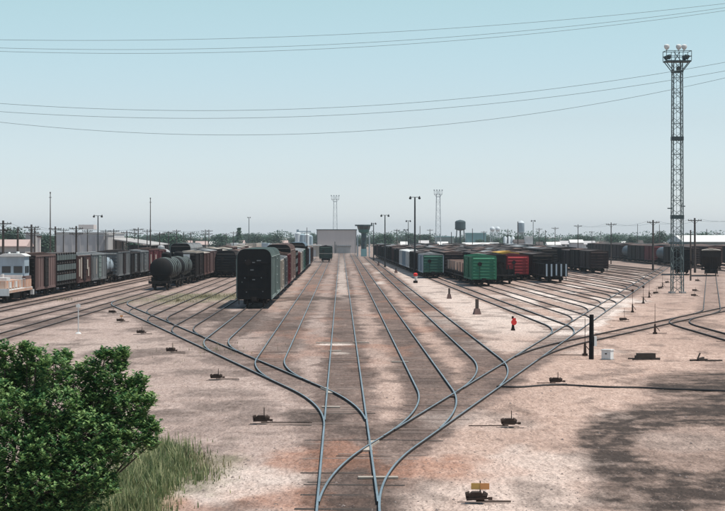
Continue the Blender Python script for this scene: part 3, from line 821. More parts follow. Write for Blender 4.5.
def switch_engine():
    t = thing('switch_engine', 'white and faded orange rail engine at the far left end of the long string', 'locomotive', (-36.0,205.0,0)); w = 1.5; L = 14.6
    mb = MB(); mb.box(-w,w,0,L,.95,1.28); mb.box(-w-.02,w+.02,-.15,0,.7,1.4); mb.build('deck', M['white'], t)
    mb = MB(); mb.box(w,w+.02,.2,L-.2,.98,1.12); mb.box(w,w+.022,.2,L-.4,1.14,1.22); mb.build('stripe', M['orange'], t)
    mb = MB(); mb.box(-1.05,1.05,.6,L-4.6,1.283,2.15); mb.build('hood', M['orange'], t)
    for k in range(5):
        mb = MB(); mb.box(1.05,1.10,1.0+k*1.75,2.2+k*1.75,1.42,2.0); mb.build('hood_door', M['white' if k % 2 else 'orange'], t)
    mb = MB(); mb.box(-1.05,1.05,1.2,3.4,2.153,2.45); mb.build('hood_box', M['white'], t)
    mb = MB(); mb.cyl((0,5,2.15),(0,5,2.75),.16,.16,10); mb.build('exhaust', M['white'], t)
    mb = MB(); mb.box(-1.1,1.1,L-4.5,L-3.9,1.283,2.55); mb.build('cab_step', M['white'], t)
    cb = MB(); cb.box(-1.25,1.25,L-3.8,L-.7,1.283,4.45); c = cb.build('cab', M['blue_grey'], t)
    mb = MB(); mb.ext_y([(-1.4,4.45),(1.4,4.45),(1.4,4.52),(.9,4.75),(-.9,4.75),(-1.4,4.52)], L-4.0, L-.5); mb.cyl((.3,L-2,4.7),(.3,L-2,4.95),.2,.15,8); mb.cyl((-.6,L-2,4.7),(-.6,L-2,4.9),.15,.1,8); mb.build('cab_roof', M['white'], t)
    for x0 in (-1.05,.15):
        mb = MB(); mb.box(x0,x0+.9,L-3.83,L-3.80,2.75,3.45); mb.build('window', M['glass'], c)
    for y0 in (L-3.4,L-2.1):
        mb = MB(); mb.box(1.25,1.28,y0,y0+1.0,2.75,3.45); mb.build('window', M['glass'], c)
    mb = MB(); mb.box(1.1,1.5,L-4.4,L-.8,1.3,2.1); mb.build('side_locker', M['orange'], t)
    mb = MB(); mb.box(1.15,1.48,L-4.4,L-.8,2.103,2.45); mb.build('side_locker', M['brown_grey'], t)
    mb = MB()
    for yy in np.linspace(.1,L-4.6,7): mb.beam((w-.05,yy,1.28),(w-.05,yy,2.2),.04); mb.beam((-w+.05,yy,1.28),(-w+.05,yy,2.2),.04)
    for s in (-1,1): mb.beam((s*(w-.05),.1,2.2),(s*(w-.05),L-4.6,2.2),.04)
    mb.build('handrail', M['white'], t)
    mb = MB(); mb.box(-1.2,1.2,4.3,8.3,.35,.95); mb.build('fuel_tank', M['truck'], t)
    mb = MB(); mb.box(w-.2,w+.15,L-.4,L+.1,.45,1.0); mb.build('step', M['white'], t)
    couplers(t, L); trucks(t, L)
switch_engine()

ORD = ['first','second','third','fourth','fifth','sixth','seventh','eighth','ninth','tenth','eleventh','twelfth','thirteenth','fourteenth','fifteenth','sixteenth','seventeenth','eighteenth','nineteenth','twentieth','twenty-first','twenty-second','twenty-third','twenty-fourth']
# --- far left string (LA)
y = 221.2; g = 'cars of the long freight string at far left'
boxcar('boxcar', 'faded brown boxcar with dark door beside the white and orange engine', fLA, y, 14.4, 4.6, 'brown_grey', 'black_rust', 'roof_rust', 'black_rust', 8, group=g, ribs=8); y += 15.5
tag(autorack('three-level open auto rack with grey screens between dark frames', fLA, y, 16.0), group=g); y += 17.1
boxcar('boxcar', 'brown boxcar with big white painted marks on its side', fLA, y, 12.2, 4.3, 'brown', None, 'silver', 'dark_brown', 8, group=g, marks=[(1.2,1.6,3.7,1.0),(3.0,1.3,3.9,.9),(8.6,2.4,3.6,1.2),(9.6,1.5,2.6,1.0)]); y += 13.3
boxcar('boxcar', 'grey ribbed boxcar with pale panels after the white-marked brown boxcar', fLA, y, 15.4, 4.3, 'grey', None, 'silver', 'grey_green', 7, group=g, marks=[(.7,1.6,3.6,.5),(4.4,1.6,3.6,.5)]); y += 16.5
tag(tank_car('pale grey tank car between two grey boxcars in the long left string', fLA, y, 11.0, 2.4, 'blue_grey', False, 'grey'), group=g); y += 12.1
boxcar('boxcar', 'grey boxcar with dark door just past the pale tank car', fLA, y, 15.4, 4.4, 'grey', None, 'roof_dark', 'dark_brown', 9, group=g); y += 16.5
boxcar('boxcar', 'dark boxcar between two grey ones in the long left string', fLA, y, 12.4, 4.1, 'black_rust', None, 'roof_dark', 'grey', 7, group=g); y += 13.5
boxcar('boxcar', 'pale grey boxcar in front of the red ones in the left string', fLA, y, 12.4, 4.2, 'grey', None, 'silver', None, 6, group=g); y += 13.5
boxcar('boxcar', 'deep red boxcar with white marks near the end of the left string', fLA, y, 15.4, 4.4, 'maroon', None, 'roof_rust', None, 8, group=g, marks=[(2,2.0,3.5,1.4),(10,2.4,3.4,1.6)]); y += 16.5
boxcar('boxcar', 'second deep red boxcar just before the silver tank car', fLA, y, 12.4, 4.2, 'maroon', None, 'roof_rust', 'brown', 8, group=g); y += 13.5
tag(tank_car('silver tank car at the far end of the long left string', fLA, y, 13.0, 2.9, 'silver', True, 'silver'), group=g)
# --- tank car row (T3)
y = 252.0; g = 'cars of the row led by the black tank car'
tag(tank_car('black tank car with pale bands heading its row on the left', fT3, y, 18.0, 2.65), group=g); y += 19.2
tag(tank_car('second black tank car hidden mostly behind the first one', fT3, y, 17.0, 2.6), group=g); y += 18.2
bc = boxcar('boxcar', 'dark ribbed boxcar behind the black tank cars, white panel on its end', fT3, y, 15.4, 4.3, 'black_rust', None, 'cream', 'dark_brown', 9, group=g)
mb = MB(); mb.box(-.6,.75,-.19,-.125,1.3,4.0); mb.build('end_sheet', M['white'], bc); y += 16.6
cs = ['brown','brown_grey','dark_brown','maroon','grey_green','brown','dark_brown','brown_grey','brown','grey']
for k, c in enumerate(cs):
    boxcar('boxcar', '%s boxcar, %s behind the white-panelled boxcar of the tank car row' % (c.replace('_',' '), ORD[k]), fT3, y, 12.6+2.4*(k % 2), 4.15+.2*(k % 3), c, None, random.choice(['cream','roof_rust','silver']), None, 8, group=g, detail=1); y += 13.9+2.4*(k % 2)
# --- tall car behind, T2
boxcar('high_cube_boxcar', 'tall boxcar with silver rounded roof standing behind the tank car row', fT2, 324, 26, 5.25, 'silver', 'black', 'silver', None, 14, 'boxcar', 5, rounded=True)
y = 351.5
for k in range(6):
    c = ['brown','dark_brown','grey','brown_grey','maroon','brown'][k]
    boxcar('boxcar', '%s boxcar, %s beyond the tall silver-roofed car' % (c.replace('_',' '), ORD[k]), fT2, y, 14, 4.2, c, None, random.choice(['roof_rust','cream']), None, 8, detail=0, group='boxcars beyond the tall silver-roofed car'); y += 15.2
# --- L5 row
y = 328.0
for k in range(8):
    c = ['black','dark_brown','brown','black_rust','brown','grey','dark_brown','brown'][k]
    boxcar('boxcar', 'dark round-roofed boxcar with black end facing, left of the tall black boxcar' if k == 0 else '%s boxcar, %s behind the black-ended boxcar left of the tall black one' % (c.replace('_',' '), ORD[k-1]),
           fL[4], y, 15.2, 4.05, c, None, 'roof_rust' if k else 'roof_dark', None, 8, rounded=(k == 0), detail=2 if k == 0 else 0, group='boxcars in the row left of the tall black boxcar'); y += 16.4
# --- L2 row led by the tall black car
y = 190.0; g = 'cars of the row led by the tall black boxcar'
hc = boxcar('high_cube_boxcar', 'tall black-ended round-roofed boxcar heading the row left of the middle track', fL[1], y, 25.5, 5.3, 'grey_green', 'black', 'grey_green', None, 12, 'boxcar', 0, rounded=True, group=g)
mb = MB()
for z in (1.75,2.95,4.15): mb.box(-1.1,1.1,-.05,-.004,z-.03,z+.03)
for xx in (-.75,.75):
    mb.box(xx-.12,xx+.12,-.06,-.004,2.62,2.72); mb.box(xx-.12,xx+.12,-.06,-.004,1.55,1.65)
mb.build('end_fitting', M['black_rust'], hc)
for xx, z, ww in ((-.62,4.35,.42),(.42,4.35,.38),(-.05,4.18,.25),(-.05,2.62,.25),(-.85,2.78,.10),(.65,2.80,.10),(-.7,1.5,.12),(.78,1.55,.12),(-.2,3.5,.3),(-1.1,2.4,.07)):
    mb = MB(); mb.box(xx-ww/2,xx+ww/2,-.075,-.062,z-.05,z+.05); mb.build('end_glint', M['grey'], hc)  # pale grey plates added to imitate small glints on the black end
y += 26.7
for (L, H, c, e, rf, rd, lab) in ((13,4.2,'cream','cream','silver',False,'dirty cream boxcar right behind the tall black boxcar'),
      (14,4.3,'grey','grey','silver',False,'grey boxcar second behind the tall black boxcar'),
      (15.4,4.5,'maroon','maroon','roof_rust',False,'dark red boxcar third behind the tall black boxcar'),
      (26,5.35,'tan_car','black','tan_car',True,'tall tan-sided round-roofed boxcar rising behind the dark red one')):
    boxcar('high_cube_boxcar' if rd else 'boxcar', lab, fL[1], y, L, H, c, e, rf, None, 9, 'boxcar', 6, rounded=rd, group=g); y += L+1.2
tag(autorack('brown open-sided rack car with dark gaps beyond the tall tan boxcar', fL[1], y, 17.0, 4.4), group=g); y += 18.2
for k, (L, H, c, rf) in enumerate(((15,4.2,'maroon','roof_rust'),(15,4.1,'cream','silver'),(13,4.2,'grey_green','silver'),(15,4.3,'dark_green','silver'),(26,5.2,'black_rust','blue_grey'),(13,4.2,'dark_brown','roof_rust'),(15,4.2,'blue_grey','silver'),(13,4.1,'dark_brown','roof_rust'),(15,4.2,'brown','roof_rust'),(15,4.1,'dark_brown','silver'))):
    boxcar('boxcar', '%s boxcar, %s past the brown rack car in the middle-left row' % (c.replace('_',' '), ORD[k]), fL[1], y, L, H, c, None, rf, None, 8, rounded=L > 20, detail=1 if k < 3 else 0, group=g); y += L+1.2
# --- lone car on L1
boxcar('boxcar', 'lone dark green car with pale band on the track before the pinkish hall', fL[0], 512, 13.5, 3.95, 'deep_green', 'deep_green', 'black_rust', None, 8, detail=1, band=1.95, wide=1.45)

# --- right-hand bowl
g1 = 'cars packed on the right-hand storage tracks'
y = 322.0
boxcar('boxcar', 'boxcar with dark green end and pale blue side, nearest the red and white marker', fB[0], y, 15.2, 3.75, 'blue_grey', 'dark_green', 'silver', None, 8, group=g1, ribs=6); y += 16.4
def row(f, y, specs, where, gname=g1, y_max=610, start=0):
    i = start; rr = random.Random(int(y*10))
    k = 0
    while y < y_max:
        if k < len(specs): L, H, c, rf = specs[k]
        else: L, H, c, rf = rr.choice([12.6,13.4,15.2,15.2]), rr.uniform(3.75,4.25), rr.choice(['dark_brown','dark_brown','black_rust','dark_brown','brown','black_rust','deep_green','dark_brown']), rr.choice(['roof_dark','roof_dark','roof_dark','roof_rust','roof_dark','roof_rust','silver'])
        boxcar('boxcar', '%s boxcar, %s %s' % (c.replace('_',' '), ORD[min(i,23)], where), f, y, L, H, c, None, rf, None, 8, group=gname, ribs=6, detail=1 if y < 400 else 0)
        y += L+1.2; i += 1; k += 1
row(fB[0], y, [(15,3.9,'dark_brown','roof_dark'),(14.5,3.9,'black_rust','roof_dark'),(15,3.8,'white','whiteroof'),(15,3.8,'blue_grey','white'),(15,3.8,'white','white'),(15,4,'dark_brown','roof_dark')], 'behind the pale blue boxcar with dark green end')
y = 271.5
boxcar('boxcar', 'bright green boxcar with ribbed end, nearest of the right-hand rows', fB[1], y, 14.8, 4.0, 'green', 'green', 'green', None, 8, group=g1, ribs=7); y += 16.0
tag(gondola('low-sided dark gondola loaded with tan crates right behind the bright green boxcar', fB[1], y, 21.0, 1.42), group=g1); y += 22.2
tag(gondola('second low-sided dark gondola loaded with tan crates behind the bright green boxcar', fB[1], y, 21.0, 1.42), group=g1); y += 22.2
gy0 = 271.5+16.0
for k, (dy, ln, c, hh) in enumerate(((.6,2.6,'white',1.85),(5.0,3.4,'tan',1.65),(10.2,3.4,'tan',1.7),(15.4,4.2,'tan',1.6),(23.0,4.6,'tan',1.7),(28.6,4.6,'tan',1.7),(34.2,4.0,'tan',1.75),(39.4,3.0,'white',1.7))):
    yy = gy0+dy; t = thing('crate', '%s crate standing in the %s gondola, %s from its near end' % ('white' if c == 'white' else 'tan', 'first' if k < 4 else 'second', ORD[k % 4]), 'crate', (fB[1](yy), yy, RAILZ+.975), -math.atan2(fB[1](yy+10)-fB[1](yy),10), 'crates loaded in the gondolas')
    mb = MB(); mb.box(-1.2,1.2,0,ln,.1,hh); mb.build('box', M[c], t)
    mb = MB()
    for q in range(4):
        y_ = .08+q*(ln-.26)/3
        for s_ in (-1,1): mb.box(s_*1.2+(0 if s_ > 0 else -.05),s_*1.2+(.05 if s_ > 0 else 0),y_,y_+.12,0,hh)
        mb.box(-1.25,1.25,y_,y_+.12,hh,hh+.05)
    mb.build('batten', M['tan_car'], t)['kind'] = 'stuff'
row(fB[1], y, [(13,4.0,'dark_brown','roof_rust'),(15,4.0,'black_rust','roof_dark')], 'behind the two gondolas of the bright green boxcar row')
y = 284.0
tag(flatcar('low black flat car with bulkheads between the green and red boxcars', fB[2], y, 15.5), group=g1); y += 16.7
tag(hopper('black hopper car behind the low flat car beside the red boxcar', fB[2], y, 13.5, 3.9, 'black_rust', 'roof_dark'), group=g1); y += 14.7
row(fB[2], y, [(13,3.9,'black_rust','roof_rust'),(15,4.0,'dark_brown','roof_dark')], 'behind the black hopper between green and red boxcars')
y = 307.0
boxcar('boxcar', 'red boxcar with ribbed end, to the right of the bright green boxcar', fB[3], y, 13.0, 3.75, 'red', 'red', 'maroon', None, 8, group=g1, ribs=6); y += 14.2
boxcar('boxcar', 'yellow boxcar showing over the red boxcar', fB[3], y, 13.4, 4.05, 'yellow', 'yellow', 'yellow', None, 8, group=g1, ribs=5, detail=1); y += 14.6
row(fB[3], y, [], 'behind the yellow boxcar')
y = 291.0
tag(gondola('dark gondola with pale vertical end posts at the front right of the rows', fB[4], y, 16.5, 2.55, 'black_rust', 'dark_brown', 10, 'black', 'blue_grey'), group=g1); y += 17.7
row(fB[4], y, [(15,3.95,'black_rust','roof_dark'),(15,4,'dark_brown','roof_rust')], 'behind the gondola with pale end posts')
row(fB[5], 398, [], 'in the row right of the gondola with pale end posts')
row(fB[6], 420, [], 'two rows right of the gondola with pale end posts')
row(fB[7], 405, [], 'in the row left of the lone dark brown row')
row(fB[8], 362, [(15,4.0,'dark_brown','roof_dark'),(13,4.1,'black_rust','roof_rust'),(13,3.9,'dark_brown','roof_dark'),(15,4.3,'dark_brown','roof_dark')], 'in the dark brown row standing alone by the track fan')
row(fB[9], 455, [], 'in the row behind the lone dark brown row')
row(fB[10], 480, [], 'two rows behind the lone dark brown row', y_max=560)
y = 428.0; cs = ['dark_brown','black_rust','dark_brown','maroon','dark_brown','black_rust','brown','dark_brown','black_rust','dark_brown','dark_brown','black_rust']
for k, c in enumerate(cs):
    if k in (2, 6): tag(tank_car('blue grey tank car in the dark far string behind the light tower' if k == 2 else 'second blue grey tank car in the dark far string left of the light tower', fV[0], y, 13.0, 2.7, 'tank_dim', False, 'tank_dim'), group='dark string behind the light tower')
    else: boxcar('boxcar', '%s boxcar, %s in the dark string behind the light tower' % (c.replace('_',' '), ORD[k]), fV[0], y, 14.5, 4.3, c, None, random.choice(['roof_dark','roof_rust','roof_dark']), None, 8, detail=0, group='dark string behind the light tower')
    y += 15.8
for (f, y0, n_, wh) in ((fV[1], 432, 11, 'in the second dark string behind the light tower'), (fV[2], 440, 8, 'in the dark string at the right edge')):
    y = y0
    for k in range(n_):
        c = random.choice(['dark_brown','black_rust','brown','dark_brown'])
        boxcar('boxcar', '%s boxcar, %s %s' % (c.replace('_',' '), ORD[k], wh), f, y, 14.5, 4.4, c, None, random.choice(['roof_dark','roof_rust']), None, 8, detail=0, group='dark strings at right'); y += 15.8
hopper('dark hopper car with pale roof edge standing alone right of the light tower', fH, 338, 13.0, 4.25, 'black_rust', 'cream')
boxcar('boxcar', 'black boxcar standing left of and behind the lone hopper car', line(51.2,338,.1655), 347, 14.0, 4.7, 'black', 'black', 'roof_dark', None, 8, detail=1)

# ------------------------------------------------------------------ buildings
def ribbed_wall(mb, x0, x1, y, z0, z1, step=.6, d=.06):
    mb.box(x0, x1, y, y+.25, z0, z1); k = x0 + step/2
    while k < x1 - .1: mb.box(k-.07, k+.07, y-d, y, z0+.01, z1-.02); k += step
# pinkish corrugated hall at the end of the middle tracks
X0, X1, YB = XP(317,760), XP(356.2,760), 760; zt = ZP(229.3, 760)
b_ = thing('yard_hall', 'big plain pinkish corrugated hall closing the view at the end of the middle tracks', 'building', ((X0+X1)/2, YB, 0)); hw = (X1-X0)/2
mb = MB(); ribbed_wall(mb, -hw, hw, 0, -.1, zt-.3, .7); mb.build('wall', M['wallpink'], b_)
for s in (-1, 1):
    mb = MB(); mb.box(s*hw-.2*(s>0), s*hw+.2*(s<0), .25, 42, -.1, zt-.3); mb.build('wall', M['wallpink'], b_)
mb = MB(); mb.box(-hw,hw,41.8,42,-.1,zt-.3); mb.build('wall', M['wallpink'], b_)
mb = MB(); mb.box(-hw-.25,hw+.25,-.3,42.2,zt-.298,zt); mb.build('roof', M['tower_dark'], b_)
for s in (-1, 1):
    mb = MB(); mb.box(s*(hw+.02)-.09,s*(hw+.02)+.09,-.14,-.0,-.1,zt-.31); mb.build('corner_trim', M['tower_dark'], b_)
for x0, x1, z1 in ((.3,5.0,2.3),(-4.8,-1.2,2.9)):
    mb = MB(); mb.box(x0,x1,-.16,-.065,0,z1); mb.build('door', M['concrete'], b_)
mb = MB(); mb.box(.1,5.3,-.4,-.07,2.45,2.6); mb.build('canopy', M['tower_dark'], b_)
mb = MB(); mb.cyl((-.6,-.5,0),(-.6,-.5,4.2),.12); mb.cyl((-.2,-.5,0),(-.2,-.5,3.1),.1); mb.build('pipe', M['tower_dark'], b_)

# hump tower
Y = 650; x = XP(363.8, Y)
t = thing('yard_tower', 'yard control tower with flaring green cabin and flat roof right of the pinkish hall', 'tower', (x, Y, 0))
mb = MB(); mb.lathe_z([(0,.85),(5.2,.80),(7.1,.80)],0,0,8); mb.build('shaft', M['tank_dark'], t)
mb = MB(); mb.lathe_z([(7.1,.85),(7.5,1.55),(8.3,1.75),(8.35,1.75)],0,0,8); cb = mb.build('cabin', M['cabin_green'], t)
mb = MB(); mb.lathe_z([(8.352,1.72),(9.35,2.0)],0,0,8); mb.build('glazing', M['glass'], cb)
mb = MB()
for k in range(8): a = math.pi/4*k; mb.beam((1.74*math.cos(a),1.74*math.sin(a),8.35),(2.02*math.cos(a),2.02*math.sin(a),9.35),.14)
mb.build('mullion', M['cabin_green'], cb)
mb = MB(); mb.lathe_z([(9.352,2.75),(9.80,2.75)],0,0,8); mb.build('roof', M['tank_dark'], t)
for s in (-1.9,1.7):
    mb = MB(); mb.cyl((s,-1.3,0),(s,-1.3,6.6),.2,.18,8); mb.build('support_post', M['steel_pale'], t)
mb = MB(); mb.box(-.9,.9,-2.2,-1.2,0,2.3); mb.build('entry', M['tealwall'], t)
for z in (3.2,5.0):
    mb = MB(); mb.box(-.3,.3,-.92,-.80,z,z+.8); mb.build('window', M['glass'], t)

def block(name, label, px0, px1, pytop, Y, depth, wallm, roofm=None, h_roof=.35, cat='building', wins=0, joints=0, ridge=None):
    xa, xb = XP(px0,Y), XP(px1,Y); h = ZP(pytop, Y); hw = (xb-xa)/2
    t = thing(name, label, cat, ((xa+xb)/2, Y, 0))
    wall_h = h - (ridge or h_roof)
    mb = MB(); mb.box(-hw,hw,0,depth,-.1,wall_h); mb.build('wall', M[wallm], t)
    if ridge:
        mb = MB(); mb.add([(-hw-.4,-.5,wall_h-.05),(hw+.4,-.5,wall_h-.05),(hw+.4,depth/2,h),(-hw-.4,depth/2,h),(hw+.4,depth+.5,wall_h-.05),(-hw-.4,depth+.5,wall_h-.05),
            (-hw-.4,-.5,wall_h-.2),(hw+.4,-.5,wall_h-.2),(hw+.4,depth+.5,wall_h-.2),(-hw-.4,depth+.5,wall_h-.2)],[(0,1,2,3),(3,2,4,5),(6,7,1,0),(8,9,5,4),(7,8,4,2,1),(9,6,0,3,5)])
        mb.build('roof', M[roofm or wallm], t)
    else:
        mb = MB(); mb.box(-hw-.2,hw+.2,-.2,depth+.2,wall_h+.002,h); mb.build('roof', M[roofm or wallm], t)
    for k in range(joints):
        mb = MB(); xx = -hw+(k+1)*2*hw/(joints+1); mb.box(xx-.12,xx+.12,-.15,-.002,0,wall_h-.1); mb.build('pilaster', M[wallm], t)
    for k in range(wins):
        mb = MB(); xx = -hw+(k+.5)*2*hw/wins; mb.box(xx-.6,xx+.6,-.06,-.003,wall_h*.45,wall_h*.45+1.1); mb.build('window', M['glass'], t)
    return t
w = block('warehouse', 'grey panelled concrete warehouse behind the long left string', 56, 104, 232.2, 520, 45, 'wallgrey', 'concrete', .4, joints=5)
mb = MB(); mb.box(-1.2,2.6,6,12,8.0,9.2); mb.build('roof_hut', M['wallpink'], w)
block('warehouse', 'narrow pale concrete building beside the warehouse and open shed', 104.5, 108, 234, 515, 12, 'concrete', 'concrete', .3)
# open shed
xa, xb, Y = XP(107,525), XP(151,525), 525
t = thing('open_shed', 'open shed with sloping pale roof over a dark bay behind the left string', 'shed', ((xa+xb)/2, Y, 0)); hw = (xb-xa)/2
mb = MB(); za, zb_ = ZP(238,Y), ZP(244.5,Y)
mb.add([(-hw,0,za-.25),(hw,0,zb_-.25),(hw,0,zb_),(-hw,0,za),(-hw,50,za-.25),(hw,50,zb_-.25),(hw,50,zb_),(-hw,50,za)],[(0,1,2,3),(5,4,7,6),(3,2,6,7),(1,0,4,5),(1,5,6,2),(4,0,3,7)]); mb.build('roof', M['concrete'], t)
for k in range(4):
    for s in (-1,1):
        mb = MB(); mb.box(s*(hw-.4)-.15,s*(hw-.4)+.15,.5+k*15,.8+k*15,0,(za if s < 0 else zb_)-.26-.1); mb.build('post', M['pole'], t)
mb = MB(); mb.box(-hw+.1,hw-.1,49,49.2,0,zb_-.4); mb.build('back_wall', M['dark_brown'], t)
block('shed', 'low pale shed with pinkish gable roof at the far left edge', -14, 25, 239.5, 430, 9, 'concrete', 'roofpink', ridge=1.3, cat='shed', wins=6)
c_ = block('brick_stack', 'small red-brown stack standing between the left shed and the warehouse', 37.6, 40, 236, 480, 1.2, 'wallpink', 'brown', .3, cat='chimney')
block('office_block', 'small grey building with flat roof left of the warehouse', 25.5, 34, 233, 560, 9, 'concrete', 'wallgrey', .3, wins=2)
# silos and mill left of the hall
Y = 900
t = thing('grain_silo', 'cluster of blue grey silos with a leg tower left of the pinkish hall', 'silo', (XP(304,Y),Y,0))
for k, (px, r, py) in enumerate(((298,1.3,232),(302.5,1.4,233.5),(307,1.4,233.5),(310.6,1.0,235))):
    mb = MB(); mb.lathe_z([(0,r),(ZP(py,Y)-.6,r),(ZP(py,Y),r*.3)],XP(px,Y)-XP(304,Y),0,14); mb.build('bin', M['tank_blue' if k % 2 else 'tank_pale'], t, smooth=True)
mb = MB(); mb.box(-3.2,-2.2,-.5,.5,0,ZP(229.5,Y)); mb.box(-3.0,3.0,-.3,.3,ZP(232,Y),ZP(231,Y)); mb.build('leg_tower', M['tank_blue'], t)

def water_tower(label, px, pytop, pybot, pxw, Y, m, legs='tower_dark', style='cone', m2=None):
    x = XP(px,Y); r = pxw*Y/2100/2; zt, zb = ZP(pytop,Y), ZP(pybot,Y)
    t = thing('water_tower', label, 'water tower', (x,Y,0)); h = zt-zb
    if style == 'cone': pr = [(zb,r*.25),(zb+h*.06,r*.8),(zb+h*.14,r),(zb+h*.82,r),(zb+h*.92,r*.75),(zt,r*.08)]
    else: pr = [(zb+h*(1-math.cos(a))/2, max(.02,r*math.sin(a))) for a in np.linspace(.08,math.pi-.05,11)]
    mb = MB(); mb.lathe_z(pr[:4] if m2 else pr,0,0,20); k = mb.build('tank', M[m], t, smooth=True)
    if m2: mb = MB(); mb.lathe_z([(pr[3][0]+.002,r)]+pr[4:],0,0,20); mb.build('tank_roof', M[m2], t, smooth=True)
    if style == 'cone': mb = MB(); mb.lathe_z([(zb+h*.14,r*1.12),(zb+h*.17,r*1.12)],0,0,20); mb.build('walkway', M[legs], k)
    for q in range(4):
        a = math.pi/4+q*math.pi/2; mb = MB(); mb.cyl((r*1.25*math.cos(a),r*1.25*math.sin(a),0),(r*.92*math.cos(a),r*.92*math.sin(a),zb+h*.15),.16,.14,6); mb.build('leg', M[legs], t)
    mb = MB(); mb.cyl((0,0,0),(0,0,zb+.1),r*.14,r*.14,8); mb.build('riser', M[legs], t)
    mb = MB()
    for f_ in (.3,.62):
        z = zb*f_; q = r*(1.25-.33*f_)
        P = [(q*math.cos(math.pi/4+k*math.pi/2),q*math.sin(math.pi/4+k*math.pi/2),z) for k in range(4)]
        for k in range(4): mb.beam(P[k],P[(k+1)%4],.12)
    mb.build('brace', M[legs], t)
water_tower('dark squat water tank on legs over the middle of the right-hand rows', 460.3, 219.8, 230.6, 10.6, 900, 'tank_dark')
water_tower('slender water tower with white top and blue grey barrel', 521.2, 220.5, 234.0, 6.4, 1100, 'tank_blue', 'steel_pale', 'cone', 'tank_pale')
for px, lab in ((492.4,'left pale ball-shaped water tank of the pair'),(497.8,'right pale ball-shaped water tank of the pair')):
    water_tower(lab, px, 226.6, 231.6, 5.0, 1250, 'tank_pale', 'steel_pale', 'ball')
block('factory', 'teal flat-roofed factory block behind the dark water tank', 467, 486, 232.8, 1150, 20, 'tealwall', 'tealwall', .6, wins=0, joints=3)
block('factory', 'pale teal low factory wing left of the dark water tank', 436, 454, 236.2, 1100, 20, 'wallgreen', 'tealwall', .5, joints=3)
block('long_shed', 'long low shed with bright white roof behind the right-hand rows', 464, 499, 242.6, 780, 14, 'concrete', 'whiteroof', ridge=1.2, cat='shed')
block('shed', 'white box-shaped plant building right of the slender water tower', 525.5, 533, 236.4, 1000, 10, 'white', 'whiteroof', .4)
block('shed', 'small white roofed shed among trees right of the plant building', 571, 583, 239.6, 900, 9, 'wallgrey', 'whiteroof', ridge=1.2, cat='shed')
block('shed', 'small white roofed shed left of another among the trees', 548, 560, 242, 820, 8, 'wallgrey', 'whiteroof', ridge=1.0, cat='shed')
block('shed', 'low dark roofed store between the silos and plant building', 514.5, 524, 239.4, 950, 9, 'wallgrey', 'roof_dark', ridge=1.2, cat='shed')
block('warehouse', 'long warehouse with white low roof and pale green wall at the right edge', 684, 790, 235.2, 520, 26, 'wallgreen', 'whiteroof', ridge=1.55, joints=9)
Y = 1000; t = thing('grain_silo', 'group of three pale upright silos right of the ball tanks', 'silo', (XP(508.5,Y),Y,0))
for px in (505.2,509,512.8):
    mb = MB(); mb.lathe_z([(0,.85),(ZP(236.6,Y)-.5,.85),(ZP(236.2,Y),.3)],XP(px,Y)-XP(508.5,Y),0,12); mb.build('bin', M['tank_pale'], t, smooth=True)
# parked trailers far left of the hall
for k in range(17):
    px = 229 + k*4.0 + random.uniform(-.5,.5); Y = 820 + random.uniform(-25,25); x = XP(px,Y)
    t = thing('parked_trailer', 'small pale box trailer, %s from the left in the far row before the silos' % ORD[k], 'trailer', (x,Y,0), random.uniform(-.25,.25), 'pale trailers parked far off')
    c = random.choice(['white','cream','white','blue_grey','tan_car'])
    part('box', 'trbox', lambda b: b.box(-1.2,1.2,0,7.5,1.0,3.5), M[c], t, (0,0,random.uniform(-.3,.1)))
    def tw(b):
        for s in (-1,1):
            for yy in (5.6,6.7): b.cyl((s*.8,yy,.5),(s*1.15,yy,.5),.5,.5,10)
        b.box(-.5,.5,.4,7.2,.72,.99); b.box(-.9,-.75,1.0,1.15,0,.72); b.box(.75,.9,1.0,1.15,0,.72)
    part('running_gear', 'trgear', tw, M['truck'], t)
# crossing shelter by the middle-left row
for px, py, Y, lab in ((318.5,244.5,640,'small cream hut beside the tracks left of the lone green car'),):
    x = XP(px,Y); h = ZP(py,Y); t = thing('hut', lab, 'hut', (x-1.2,Y,0))
    mb = MB(); mb.box(-1.7,1.7,0,3,-.05,h-.4); mb.build('wall', M['cream'], t)
    mb = MB(); mb.box(-2.0,2.0,-.3,3.3,h-.398,h-.1); mb.build('roof', M['whiteroof'], t)
    mb = MB(); mb.box(-.5,.4,-.06,-.003,0,2.0); mb.build('door', M['wallgrey'], t)

# ------------------------------------------------------------------ poles, lamps, towers
def utility_pole(px, pytop, Y, label, arms=1, group=None, thin=False, aw=2.4):
    x = XP(px,Y); h = ZP(pytop,Y); r = .125 if thin else .19
    t = thing('utility_pole', label, 'utility pole', (x,Y,0), random.uniform(-.15,.15), group)
    lean = random.uniform(-.06,.06)
    mb = MB(); mb.cyl((0,0,-.1),(lean,0,h),r*1.15,r*.8,8); mb.build('pole', M['pole'], t)
    for k in range(arms):
        z = h-.45-k*.9; a = aw/2
        mb = MB(); mb.box(lean-a,lean+a,-.22,-.12,z-.07,z+.07)
        mb.beam((lean-a*.55,-.17,z-.05),(lean,-.13,z-.6),.05); mb.beam((lean+a*.55,-.17,z-.05),(lean,-.13,z-.6),.05)
        for q in (-.92,-.55,.55,.92): mb.cyl((lean+a*q,-.17,z+.07),(lean+a*q,-.17,z+.25),.05,.03,6)
        mb.build('crossarm', M['pole'], t)
    return (x, Y, h)
gl = 'utility poles behind the long left string'
